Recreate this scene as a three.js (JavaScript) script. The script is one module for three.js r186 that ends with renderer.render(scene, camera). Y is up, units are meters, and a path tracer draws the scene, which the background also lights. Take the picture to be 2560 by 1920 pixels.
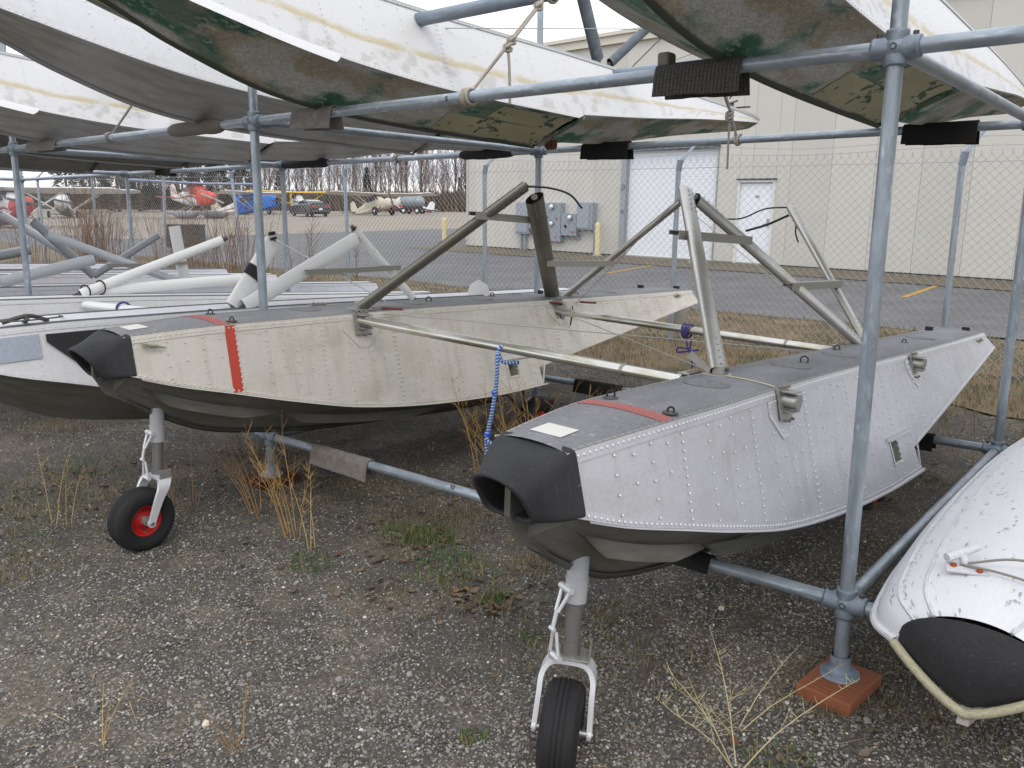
import * as THREE from 'three';
import { mergeGeometries } from 'three/addons/utils/BufferGeometryUtils.js';
import { RoundedBoxGeometry } from 'three/addons/geometries/RoundedBoxGeometry.js';

// ---------------------------------------------------------------- camera, sky, sun, exposure
const scene = new THREE.Scene();
const camera = new THREE.PerspectiveCamera(49.28, 4 / 3, 0.05, 900);
camera.position.set(0.8229, 1.6087, 2.7959);
camera.rotation.order = 'YXZ';
camera.rotation.set(-0.1974, 0.693, 0.0072);

const renderer = new THREE.WebGLRenderer({ antialias: true });
renderer.toneMapping = THREE.LinearToneMapping;
renderer.toneMappingExposure = 1.25;
renderer.shadowMap.enabled = true;

const V = (x, y, z) => new THREE.Vector3(x, y, z);
const rngOf = (s) => () => { s = (s + 0x6d2b79f5) | 0; let t = Math.imul(s ^ (s >>> 15), 1 | s); t = (t + Math.imul(t ^ (t >>> 7), 61 | t)) ^ t; return ((t ^ (t >>> 14)) >>> 0) / 4294967296; };
const hash = (x, y, s) => { let h = Math.imul(x, 374761393) ^ Math.imul(y, 668265263) ^ Math.imul(s, 1274126177); h = Math.imul(h ^ (h >>> 13), 1274126177); return ((h ^ (h >>> 16)) >>> 0) / 4294967296; };
const mix = (a, b, t) => a + (b - a) * t;
const clamp = (x, a = 0, b = 1) => Math.min(b, Math.max(a, x));
const smooth = (a, b, x) => { const t = clamp((x - a) / (b - a)); return t * t * (3 - 2 * t); };
// value noise that repeats after per cells
function noise(x, y, s, per = 1 << 20) {
  const xi = Math.floor(x), yi = Math.floor(y), fx = x - xi, fy = y - yi, w = (n) => ((n % per) + per) % per;
  const u = fx * fx * (3 - 2 * fx), v = fy * fy * (3 - 2 * fy), x0 = w(xi), x1 = w(xi + 1), y0 = w(yi), y1 = w(yi + 1);
  return mix(mix(hash(x0, y0, s), hash(x1, y0, s), u), mix(hash(x0, y1, s), hash(x1, y1, s), u), v);
}
function fbm(x, y, s, oct = 4, per = 1 << 20) { let a = 0.5, r = 0, n = 0; for (let i = 0; i < oct; i++) { r += a * noise(x, y, s + i * 17, per); n += a; a *= 0.5; x *= 2; y *= 2; per *= 2; } return r / n; }

// an overcast sky: thin bright cloud, a little blue grey between, slightly warm low down
{
  const w = 512, h = 256, d = new Float32Array(w * h * 4);
  for (let j = 0; j < h; j++) for (let i = 0; i < w; i++) {
    const el = (j / (h - 1) - 0.5) * Math.PI, k = (j * w + i) * 4, up = Math.max(0, Math.sin(el));
    const a = i / w * 32, b = 3.2 / (0.18 + up);
    const c = fbm(a + 40, b, 5, 5, 32), cloud = smooth(0.36, 0.62, c);
    const lum = 1.2 + 0.16 * up, low = 1 - smooth(0, 0.16, up);
    d[k] = lum * mix(0.84, 1.0, cloud) * (1 + 0.06 * low);
    d[k + 1] = lum * mix(0.92, 1.0, cloud) * (1 + 0.01 * low);
    d[k + 2] = lum * mix(1.06, 1.02, cloud) * (1 - 0.05 * low);
    d[k + 3] = 1;
  }
  const t = new THREE.DataTexture(d, w, h, THREE.RGBAFormat, THREE.FloatType);
  t.mapping = THREE.EquirectangularReflectionMapping; t.magFilter = t.minFilter = THREE.LinearFilter; t.needsUpdate = true;
  scene.background = t; scene.environment = t;
}
const sun = new THREE.DirectionalLight(0xfff3e2, 0.6);
sun.position.set(16, 30, 14); sun.target.position.set(-3, 0, -3);
sun.castShadow = true; sun.shadow.radius = 40; sun.shadow.mapSize.set(2048, 2048);
Object.assign(sun.shadow.camera, { left: -40, right: 40, top: 40, bottom: -40, near: 1, far: 140 });
scene.add(sun, sun.target);

// ---------------------------------------------------------------- helpers
const taken = new Map();
const numbered = (n) => { const k = taken.get(n) || 0; taken.set(n, k + 1); return k ? n + '_' + String(k).padStart(3, '0') : n; };
function shade(o) { o.traverse((m) => { if (m.isMesh) m.castShadow = m.receiveShadow = true; }); return o; }
function tag(o, label, category, group, kind) {
  o.userData = {}; if (label) o.userData.label = label; if (category) o.userData.category = category;
  if (group) o.userData.group = group; if (kind) o.userData.kind = kind; return o;
}
function thing(name, label, category, group) { const g = new THREE.Group(); g.name = numbered(name); tag(g, label, category, group); scene.add(g); return g; }
function part(parent, name, geo, mat, kind) {
  const m = new THREE.Mesh(Array.isArray(geo) ? merge(geo) : geo, mat); m.name = name; m.castShadow = m.receiveShadow = true;
  if (kind) m.userData.kind = kind; parent.add(m); return m;
}
function solo(name, geo, mat, label, category, group, kind) {
  const m = new THREE.Mesh(Array.isArray(geo) ? merge(geo) : geo, mat); m.name = numbered(name); m.castShadow = m.receiveShadow = true;
  tag(m, label, category, group, kind); scene.add(m); return m;
}
function struct(name, geo, mat) { return solo(name, geo, mat, null, null, null, 'structure'); }
function copyOf(o, label) { const c = o.clone(); c.name = numbered(o.name.replace(/_\d{3}$/, '')); c.userData = { ...o.userData }; if (label) c.userData.label = label; scene.add(c); return c; }
function merge(list) {
  const gs = list.map((g) => { let q = g.index ? g.toNonIndexed() : g; for (const k of Object.keys(q.attributes)) if (!['position', 'normal', 'uv'].includes(k)) q.deleteAttribute(k); return q; });
  return mergeGeometries(gs, false);
}
const at = (g, x, y, z) => g.translate(x, y, z);
const box = (w, h, d, x = 0, y = 0, z = 0) => at(new THREE.BoxGeometry(w, h, d), x, y, z);
const rbox = (w, h, d, r, x = 0, y = 0, z = 0) => at(new RoundedBoxGeometry(w, h, d, 2, r), x, y, z);
const UP = V(0, 1, 0);
function aim(g, a, b) {           // a geometry built along +y, centred: put between two points
  const d = b.clone().sub(a), q = new THREE.Quaternion().setFromUnitVectors(UP, d.clone().normalize());
  return g.applyQuaternion(q).translate((a.x + b.x) / 2, (a.y + b.y) / 2, (a.z + b.z) / 2);
}
const rod = (a, b, r, n = 10, r2 = r, open = false) => aim(new THREE.CylinderGeometry(r2, r, a.distanceTo(b), n, 1, open), a, b);
// flattened (streamlined) tube from a to b; chord is the direction of its long axis
function strutGeo(a, b, rx, rz, chord) {
  const L = a.distanceTo(b), y = b.clone().sub(a).normalize(), x = chord.clone().sub(y.clone().multiplyScalar(chord.dot(y))).normalize(), z = x.clone().cross(y);
  const s = 20, pos = [], nor = [], uv = [], ix = [];
  for (let k = 0; k < 2; k++) for (let i = 0; i <= s; i++) {
    const t = i / s * Math.PI * 2, c = Math.cos(t), n = Math.sin(t), taper = c > 0 ? 1 : 1 - 0.25 * c * c;
    const px = rx * c, pz = rz * n * taper, p = (k ? b : a).clone().addScaledVector(x, px).addScaledVector(z, pz);
    const nn = x.clone().multiplyScalar(c / rx).addScaledVector(z, n / rz).normalize();
    pos.push(p.x, p.y, p.z); nor.push(nn.x, nn.y, nn.z); uv.push(i / s * 0.3, k * L);
  }
  for (let i = 0; i < s; i++) { const p = i, q = i + 1, r = i + s + 1, t = i + s + 2; ix.push(p, r, q, q, r, t); }
  const g = new THREE.BufferGeometry(); g.setAttribute('position', new THREE.Float32BufferAttribute(pos, 3)); g.setAttribute('normal', new THREE.Float32BufferAttribute(nor, 3)); g.setAttribute('uv', new THREE.Float32BufferAttribute(uv, 2)); g.setIndex(ix);
  return g;
}
function wire(pts, r, n = 6, seg = 0, closed = false) {
  const c = new THREE.CatmullRomCurve3(pts, closed, 'centripetal');
  return new THREE.TubeGeometry(c, seg || Math.max(4, pts.length * 5), r, n, closed);
}
// grid of points: rows x cols, f(i, j) -> [x, y, z, u, v]
function grid(nr, nc, f, flip = false, skip = null) {
  const pos = [], uv = [], ix = [];
  for (let i = 0; i < nr; i++) for (let j = 0; j < nc; j++) { const p = f(i, j); pos.push(p[0], p[1], p[2]); uv.push(p[3] ?? 0, p[4] ?? 0); }
  for (let i = 0; i < nr - 1; i++) for (let j = 0; j < nc - 1; j++) {
    if (skip && skip(i, j)) continue;
    const a = i * nc + j, b = a + 1, c = a + nc, d = c + 1;
    if (flip) ix.push(a, b, c, b, d, c); else ix.push(a, c, b, b, c, d);
  }
  const g = new THREE.BufferGeometry(); g.setAttribute('position', new THREE.Float32BufferAttribute(pos, 3)); g.setAttribute('uv', new THREE.Float32BufferAttribute(uv, 2)); g.setIndex(ix); g.computeVertexNormals();
  return g;
}
function poly(pts, flip = false) {  // planar fan
  const pos = [], uv = []; const c = pts.reduce((a, p) => a.add(p), V(0, 0, 0)).multiplyScalar(1 / pts.length);
  for (let i = 0; i < pts.length; i++) { const a = pts[i], b = pts[(i + 1) % pts.length]; for (const p of flip ? [c, b, a] : [c, a, b]) { pos.push(p.x, p.y, p.z); uv.push(p.x + p.z, p.y); } }
  const g = new THREE.BufferGeometry(); g.setAttribute('position', new THREE.Float32BufferAttribute(pos, 3)); g.setAttribute('uv', new THREE.Float32BufferAttribute(uv, 2)); g.computeVertexNormals(); return g;
}
function slab(pts2, t, place) {     // outline in a plane, given thickness (t along +z before place)
  const s = new THREE.Shape(pts2.map(([x, y]) => new THREE.Vector2(x, y)));
  const g = new THREE.ExtrudeGeometry(s, { depth: t, bevelEnabled: false }); if (place) g.applyMatrix4(place); return g;
}
// ---------------------------------------------------------------- textures and materials
function tex(w, h, f, srgb = true) {
  const d = new Uint8Array(w * h * 4);
  for (let j = 0; j < h; j++) for (let i = 0; i < w; i++) { const c = f(i / w, j / h, i, j), k = (j * w + i) * 4; const v = Array.isArray(c) ? c : [c, c, c]; d[k] = clamp(v[0]) * 255; d[k + 1] = clamp(v[1]) * 255; d[k + 2] = clamp(v[2]) * 255; d[k + 3] = 255; }
  const t = new THREE.DataTexture(d, w, h, THREE.RGBAFormat); t.wrapS = t.wrapT = THREE.RepeatWrapping; t.magFilter = THREE.LinearFilter; t.minFilter = THREE.LinearMipmapLinearFilter; t.generateMipmaps = true;
  if (srgb) t.colorSpace = THREE.SRGBColorSpace; t.needsUpdate = true; return t;
}
const rep = (t, x, y = x) => { const c = t.clone(); c.repeat.set(x, y); c.needsUpdate = true; return c; };
const mat = (color, roughness = 0.6, o = {}) => new THREE.MeshStandardMaterial({ color, roughness, ...o });
const mul = (c, k) => c.map((v) => v * k);
const lerp3 = (a, b, t) => [mix(a[0], b[0], t), mix(a[1], b[1], t), mix(a[2], b[2], t)];
const lin = (r, g, b) => new THREE.Color().setRGB(r, g, b);
// painted aluminium with fine speckle, faint runs of dirt (v = metres up the side) and scuffs
const paintTex = (base, dirt, seed, amount) => tex(1024, 512, (u, v) => {
  const s = fbm(u * 16, v * 8, seed, 5, 16), run = fbm(u * 96, v * 3, seed + 9, 3, 96), fine = noise(u * 400, v * 200, seed + 3, 400);
  const k = clamp(smooth(0.5, 0.85, run) * amount * 0.8 + smooth(0.45, 0.8, s) * amount);
  const sc = smooth(0.74, 0.8, fbm(u * 40, v * 120, seed + 21, 3, 40)) * 0.35 * amount;
  return mul(lerp3(lerp3(base, dirt, k), mul(dirt, 0.75), sc), 0.965 + 0.05 * fine);
});
const T = {
  hullGrey: paintTex([0.755, 0.75, 0.765], [0.62, 0.61, 0.60], 11, 0.24),
  hullWarm: paintTex([0.80, 0.78, 0.74], [0.66, 0.63, 0.57], 31, 0.34),
  hullWhite: paintTex([0.845, 0.845, 0.85], [0.73, 0.72, 0.70], 51, 0.2),
  hullStain: tex(1024, 256, (u, v) => {   // v: 0 at the deck edge, 1 at the chine; a ragged tide mark of yellow film with grey scum below
    const e = 0.62 + 0.10 * (fbm(u * 7, 2, 71, 4, 7) - 0.5) + 0.05 * (fbm(u * 60, v * 20, 73, 3, 60) - 0.5), f = noise(u * 500, v * 130, 75, 500), a = fbm(u * 20, v * 5, 77, 4, 5);
    const band = smooth(e - 0.10, e, v) * (1 - smooth(e + 0.005, e + 0.05, v)) * (0.35 + 0.65 * smooth(0.3, 0.6, a)), scum = smooth(e + 0.01, e + 0.06, v) * smooth(0.5, 0.72, fbm(u * 48, v * 8, 79, 5, 48));
    return mul(lerp3(lerp3([0.84, 0.835, 0.83], [0.76, 0.70, 0.56], band * 0.85), [0.70, 0.68, 0.65], scum * 0.5), 0.97 + 0.04 * f);
  }),
  galv: tex(512, 512, (u, v) => {
    const a = fbm(u * 12, v * 12, 5, 5, 12), b = noise(u * 64, v * 64, 8, 64), c = smooth(0.66, 0.8, fbm(u * 24, v * 24, 15, 3, 24));
    return mul([0.60, 0.635, 0.665], 0.84 + 0.26 * a + 0.06 * b + 0.14 * c);
  }),
  deck: tex(1024, 512, (u, v) => {
    const a = fbm(u * 10, v * 10, 2, 5, 10), f = noise(u * 300, v * 300, 6, 300), sc = smooth(0.69, 0.75, fbm(u * 60, v * 26, 44, 3, 2)), sp = noise(u * 170, v * 90, 61, 170) > 0.965 ? 1 : 0;
    const c = mul([0.455, 0.455, 0.465], 0.82 + 0.34 * a + 0.12 * f);
    return lerp3(c, [0.72, 0.72, 0.70], Math.max(sc * 0.45 * smooth(0.5, 0.6, a), sp * 0.8 * smooth(0.45, 0.6, noise(u * 9, v * 9, 4, 9))));
  }),
  bottom: tex(512, 512, (u, v) => {
    const a = fbm(u * 8, v * 8, 12, 5, 8), f = noise(u * 200, v * 200, 16, 200), w = smooth(0.5, 0.8, fbm(u * 6, v * 20, 19, 4, 2));
    return lerp3(mul([0.70, 0.695, 0.685], 0.82 + 0.26 * a + 0.08 * f), [0.58, 0.56, 0.50], w * 0.6);
  }),
  algae: tex(1024, 1024, (u, v) => {
    const a = fbm(u * 6, v * 6, 33, 5, 6), b = fbm(u * 14, v * 14, 35, 5, 14), c = fbm(u * 9 + 3, v * 9, 37, 5, 9), f = noise(u * 260, v * 260, 38, 260), p = fbm(u * 70, v * 70, 39, 3, 70);
    let k = lerp3([0.74, 0.735, 0.71], [0.66, 0.62, 0.54], smooth(0.4, 0.66, c));
    k = lerp3(k, [0.28, 0.45, 0.38], smooth(0.42, 0.57, a) * (0.55 + 0.45 * smooth(0.35, 0.6, b)));
    k = lerp3(k, [0.70, 0.71, 0.66], smooth(0.6, 0.68, p) * smooth(0.4, 0.6, b) * 0.7);
    return mul(k, 0.85 + 0.25 * f);
  }),
  primer: tex(512, 512, (u, v) => { const a = fbm(u * 6, v * 6, 83, 5, 6), g = smooth(0.68, 0.74, fbm(u * 24, v * 24, 84, 4, 24)); return lerp3(mul([0.70, 0.68, 0.55], 0.85 + 0.25 * a), [0.2, 0.3, 0.24], g * 0.8); }),
  rubber: tex(256, 256, (u, v) => { const a = fbm(u * 6, v * 6, 21, 5, 6), f = noise(u * 120, v * 120, 23, 120); const sc = smooth(0.66, 0.78, fbm(u * 14, v * 20, 25, 4, 2)); return lerp3(mul([0.20, 0.20, 0.205], 0.75 + 0.35 * a + 0.2 * f), [0.42, 0.42, 0.42], sc * 0.5); }),
  carpet: tex(256, 256, (u, v) => { const r = 0.5 + 0.5 * Math.sin(u * Math.PI * 2 * 32), q = 0.5 + 0.5 * Math.sin(v * Math.PI * 2 * 40), f = noise(u * 128, v * 128, 7, 128); return mul([0.30, 0.285, 0.27], 0.55 + 0.4 * r * (0.6 + 0.4 * q) + 0.3 * f); }),
  wood: tex(512, 256, (u, v) => { const g = fbm(u * 4, v * 40, 3, 4, 4), r = 0.5 + 0.5 * Math.sin((v * 14 + 1.5 * fbm(u * 3, v * 4, 9, 3, 3)) * 6.283); return mul([0.62, 0.37, 0.235], 0.7 + 0.35 * g + 0.12 * r); }),
  soil: tex(1024, 1024, (u, v) => {
    const a = fbm(u * 10, v * 10, 41, 5, 10), f = noise(u * 340, v * 340, 43, 340), g = noise(u * 150, v * 150, 45, 150), s = noise(u * 230, v * 230, 47, 230);
    let c = lerp3([0.315, 0.297, 0.27], [0.385, 0.352, 0.305], smooth(0.4, 0.65, a));
    c = mul(c, 0.62 + 0.4 * f + 0.28 * g);
    return s > 0.93 ? mul([0.62, 0.61, 0.585], 0.75 + 0.3 * f) : c;
  }),
  asphalt: tex(512, 512, (u, v) => { const a = fbm(u * 6, v * 6, 91, 5, 6), f = noise(u * 220, v * 220, 93, 220), w = noise(u * 256, v * 256, 94, 256) > 0.95 ? 0.12 : 0; return mul([0.375, 0.37, 0.372], 0.78 + 0.25 * a + 0.2 * f + w); }),
  apron: tex(512, 512, (u, v) => { const a = fbm(u * 5, v * 5, 95, 5, 5), f = noise(u * 220, v * 220, 97, 220); return mul([0.53, 0.495, 0.445], 0.86 + 0.18 * a + 0.1 * f); }),
  turf: tex(512, 512, (u, v) => { const a = fbm(u * 9, v * 9, 101, 5, 9), f = noise(u * 200, v * 200, 103, 200), g = smooth(0.5, 0.7, fbm(u * 5, v * 5, 105, 4, 5)); return mul(lerp3([0.47, 0.40, 0.30], [0.36, 0.335, 0.24], g), 0.65 + 0.4 * a + 0.2 * f); }),
  wall: tex(512, 512, (u, v) => { const a = fbm(u * 4, v * 4, 111, 4, 4), f = noise(u * 190, v * 190, 113, 190); return mul([0.865, 0.852, 0.832], 0.965 + 0.04 * a + 0.025 * f); }),
  alu: tex(512, 512, (u, v) => { const a = fbm(u * 8, v * 3, 121, 4, 8), f = noise(u * 20, v * 260, 123, 260), y = smooth(0.55, 0.75, fbm(u * 5, v * 5, 125, 4, 5)); return lerp3(mul([0.74, 0.73, 0.71], 0.86 + 0.2 * a + 0.06 * f), [0.66, 0.64, 0.5], y * 0.35); }),
  barBrass: tex(256, 256, (u, v) => { const a = fbm(u * 8, v * 8, 131, 4, 8); return lerp3([0.82, 0.81, 0.78], [0.74, 0.73, 0.65], smooth(0.35, 0.7, a)); }),
  peel: tex(512, 512, (u, v) => { const a = fbm(u * 10, v * 10, 161, 5, 10), c = smooth(0.765, 0.775, fbm(u * 60, v * 90, 163, 4, 30)), f = noise(u * 160, v * 160, 165, 160); return lerp3(mul([0.86, 0.86, 0.87], 0.95 + 0.05 * a + 0.02 * f), [0.5, 0.47, 0.47], c * 0.6); }),
  peelBump: tex(512, 512, (u, v) => 0.5 * fbm(u * 14, v * 14, 171, 5, 14) + 0.5 * smooth(0.72, 0.74, fbm(u * 60, v * 90, 163, 4, 30)), false),
  deckWear: tex(256, 64, (u, v) => { const a = fbm(u * 30, v * 4, 181, 4, 2); return lerp3([0.85, 0.85, 0.83], [0.5, 0.5, 0.51], smooth(0.45, 0.55, a)); }),
  rough: tex(256, 256, (u, v) => 0.5 + 0.5 * fbm(u * 12, v * 12, 141, 4, 12), false),
  grain: tex(512, 512, (u, v) => 0.6 * noise(u * 200, v * 200, 151, 200) + 0.4 * noise(u * 90, v * 90, 153, 90), false),
};
const M = {
  forkWhite: mat(0xd3d4d6, 0.4, { metalness: 0.25 }), woodOld: mat(0x8a7a6c, 0.9, { map: T.wood }),
  rivet: mat(0xe2e2e4, 0.3, { metalness: 0.35 }), rivetWarm: mat(0xd5cfc3, 0.4, { metalness: 0.2 }),
  carPaint: new THREE.MeshPhysicalMaterial({ color: 0x121315, roughness: 0.35, clearcoat: 1, clearcoatRoughness: 0.08 }), carGlass: mat(0x22272b, 0.08),
  meshWire: mat(0xa9acb0, 0.5, { metalness: 0.4 }), eave: mat(0xd2cbbb, 0.6), doorWhite: mat(0xe9ebef, 0.5), trackGrey: mat(0x9a9fa3, 0.5, { metalness: 0.3 }), trackDark: mat(0x3c4a48, 0.6), doorFrame: mat(0xdadbd6, 0.5), ebox: mat(0x8d949c, 0.5), ebox2: mat(0x959ca4, 0.5), meterGlass: mat(0xdfe6ea, 0.1, { metalness: 0.2 }), red2: mat(0xa8463c, 0.7), bollard: mat(0xd9c996, 0.6), cabinet: mat(0x2f3833, 0.7), concretePale: mat(0xbab6a6, 0.85, { map: T.apron }),
  foamPad: mat(0x8a837b, 0.9, { map: rep(T.rough, 2) }), foamWrap: mat(0x6c665e, 0.95), woodGrey: mat(0x7d766d, 0.9), ropeGrey: mat(0x86837b, 0.95), ropeWhiteBlue: mat(0xb9c6d8, 0.85),
  hullPeel: mat(0xffffff, 0.6, { map: T.peel, bumpMap: T.peelBump, bumpScale: 0.004 }), cream: mat(0xb9b295, 0.75, { map: rep(T.rough, 3) }), creamDirty: mat(0xb9b2ab, 0.7, { map: rep(T.hullStain, 2) }),
  bottomDark: mat(0xa09c94, 0.7, { map: T.bottom }),
  beadGrey: mat(0x5b5c5e, 0.9), strutPale: mat(0xc6c9cc, 0.45, { metalness: 0.3 }), strutMid: mat(0x9a9da0, 0.45, { metalness: 0.4 }), strutGrey: mat(0xa7a9aa, 0.5, { metalness: 0.4, map: T.galv }),
  stepAlu: mat(0x8f8d84, 0.5, { metalness: 0.4 }),
  hullGrey: mat(0xffffff, 0.5, { map: T.hullGrey, roughnessMap: T.rough, metalness: 0.15 }),
  hullWarm: mat(0xffffff, 0.55, { map: T.hullWarm, metalness: 0.1 }),
  hullWhite: mat(0xffffff, 0.45, { map: T.hullWhite }),
  hullStain: mat(0xffffff, 0.5, { map: T.hullStain }),
  galv: mat(0xffffff, 0.5, { map: T.galv, metalness: 0.45, roughnessMap: T.rough }),
  galvFit: mat(0xd8dde2, 0.55, { map: T.galv, metalness: 0.35 }),
  deck: mat(0xffffff, 0.85, { map: T.deck, bumpMap: T.grain, bumpScale: 0.0015 }),
  bottom: mat(0xb2b0a8, 0.55, { map: T.bottom, metalness: 0.3 }),
  algae: mat(0xffffff, 0.85, { map: T.algae }),
  primer: mat(0xffffff, 0.8, { map: T.primer }),
  bottomGrey: mat(0xffffff, 0.6, { map: T.bottom, metalness: 0.2 }),
  rubber: mat(0xd5d5d8, 0.75, { map: T.rubber, bumpMap: T.grain, bumpScale: 0.001 }),
  tyre: mat(0x9a9a9a, 0.8, { map: T.rubber }),
  rimRed: mat(0xb3140f, 0.4),
  white: mat(0xe8e8e6, 0.4),
  offwhite: mat(0xd9d6cf, 0.55),
  red: mat(0xb5402f, 0.55),
  redDeck: mat(0xbb6f68, 0.8, { map: rep(T.rough, 6), bumpMap: T.grain, bumpScale: 0.001 }),
  alu: mat(0xffffff, 0.38, { map: T.alu, metalness: 0.75 }),
  aluDark: mat(0xb4b2ac, 0.42, { map: T.alu, metalness: 0.6 }),
  bar: mat(0xffffff, 0.28, { map: T.barBrass, metalness: 0.8 }),
  steel: mat(0xa8a9aa, 0.35, { metalness: 0.8 }),
  steelDark: mat(0x55524e, 0.5, { metalness: 0.5 }),
  rust: mat(0x5f3a24, 0.9),
  castAlu: mat(0xd0d0d0, 0.42, { metalness: 0.35, map: rep(T.alu, 4) }),
  black: mat(0x1c1c1d, 0.6),
  blackMatte: mat(0x2b2b2c, 0.9),
  carpet: mat(0xffffff, 0.95, { map: T.carpet, bumpMap: T.carpet, bumpScale: 0.002 }),
  carpetBlack: mat(0x777777, 0.95, { map: T.carpet }),
  foam: mat(0x8c857d, 0.95, { map: T.rough }),
  wood: mat(0xffffff, 0.75, { map: T.wood }),
  rope: mat(0xb9b1a2, 0.95, { bumpMap: T.grain, bumpScale: 0.002 }),
  ropeBlue: mat(0x2a62b4, 0.85),
  ropePurple: mat(0x4d417f, 0.85),
  cable: mat(0xa9a9a6, 0.5, { metalness: 0.5 }),
};
// ---------------------------------------------------------------- ground
const SY = Math.sin(0.693), CY = Math.cos(0.693);
const dist = (x, z) => -(x - 0.8229) * SY - (z - 2.7959) * CY;        // metres away from where one stands, along the yard's fall
const gy0 = (x, z) => { const d = dist(x, z) - 4; return 0.0104 * (Math.sqrt(d * d + 4) + d); };
const lumps = (x, z) => { const k = 1 - smooth(9, 14, dist(x, z)); return k * (0.05 * (fbm(x * 0.9 + 7, z * 0.9 + 3, 200, 3) - 0.5) + 0.016 * (noise(x * 7, z * 7, 210) - 0.5)); };
const gy = (x, z) => gy0(x, z) + lumps(x, z);
const ramp = (stops) => { const r = []; for (let i = 0; i < stops.length - 1; i++) { const [a, s] = stops[i], b = stops[i + 1][0], n = Math.max(1, Math.round((b - a) / s)); for (let k = 0; k < n; k++) r.push(a + (b - a) * k / n); } r.push(stops[stops.length - 1][0]); return r; };
function sheet(xs, zs, up, uvk, edge) {
  return grid(zs.length, xs.length, (i, j) => { const [x, z] = edge ? edge(xs[j], zs[i]) : [xs[j], zs[i]]; return [x, gy(x, z) + up, z, x * uvk, z * uvk]; });
}
M.soil = mat(0xffffff, 0.95, { map: T.soil, bumpMap: T.grain, bumpScale: 0.006 });
M.turf = mat(0xffffff, 1, { map: T.turf, bumpMap: T.grain, bumpScale: 0.02 });
M.asphalt = mat(0xffffff, 0.9, { map: T.asphalt });
M.apron = mat(0xffffff, 0.9, { map: T.apron });
M.concrete = mat(0xb6b3a8, 0.85, { map: rep(T.rough, 3) });
M.yellowPaint = mat(0xc79a3a, 0.8, { map: rep(T.rough, 2) });
struct('gravel_ground', sheet(ramp([[-420, 40], [-60, 6], [-18, 1], [-9, 0.12], [4.5, 2], [20, 30], [300, 1]]), ramp([[-420, 40], [-60, 6], [-16, 1], [-6, 0.12], [3.6, 1], [12, 30], [120, 1]]), 0, 0.55), M.soil);
const verge = ramp([[-60, 3], [-20, 0.4], [6, 2], [22, 2], [24, 1]]);
struct('grass_verge', sheet(verge, ramp([[-9.1, 0.25], [-4.2, 1]]), 0.012, 0.5, (x, z) => { const t = (z + 9.1) / 4.9; return [x, mix(-9.1 + 0.35 * (fbm(x * 0.8, 3, 301, 3) - 0.5), -4.4 + 1.6 * (fbm(x * 0.7, 9, 303, 4) - 0.5) - (x > -1 ? 0.4 : 0), t)]; }), M.turf);
struct('asphalt_road', sheet(ramp([[-60, 3], [-20, 0.5], [6, 3], [24, 1]]), ramp([[-70, 6], [-28, 1], [-8.8, 1]]), 0.02, 0.3, (x, z) => [x, z === -8.8 ? -9.0 + 0.5 * (fbm(x * 0.5, 1, 311, 4) - 0.5) : z]), M.asphalt);
struct('aircraft_apron', sheet(ramp([[-300, 20], [-60, 6], [-32, 1]]), ramp([[-260, 20], [-80, 6], [-13, 1]]), 0.028, 0.15, (x, z) => [x === -32 ? -32 + 0.05 * (z + 20) * -0.3 : x, z]), M.apron);
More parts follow.
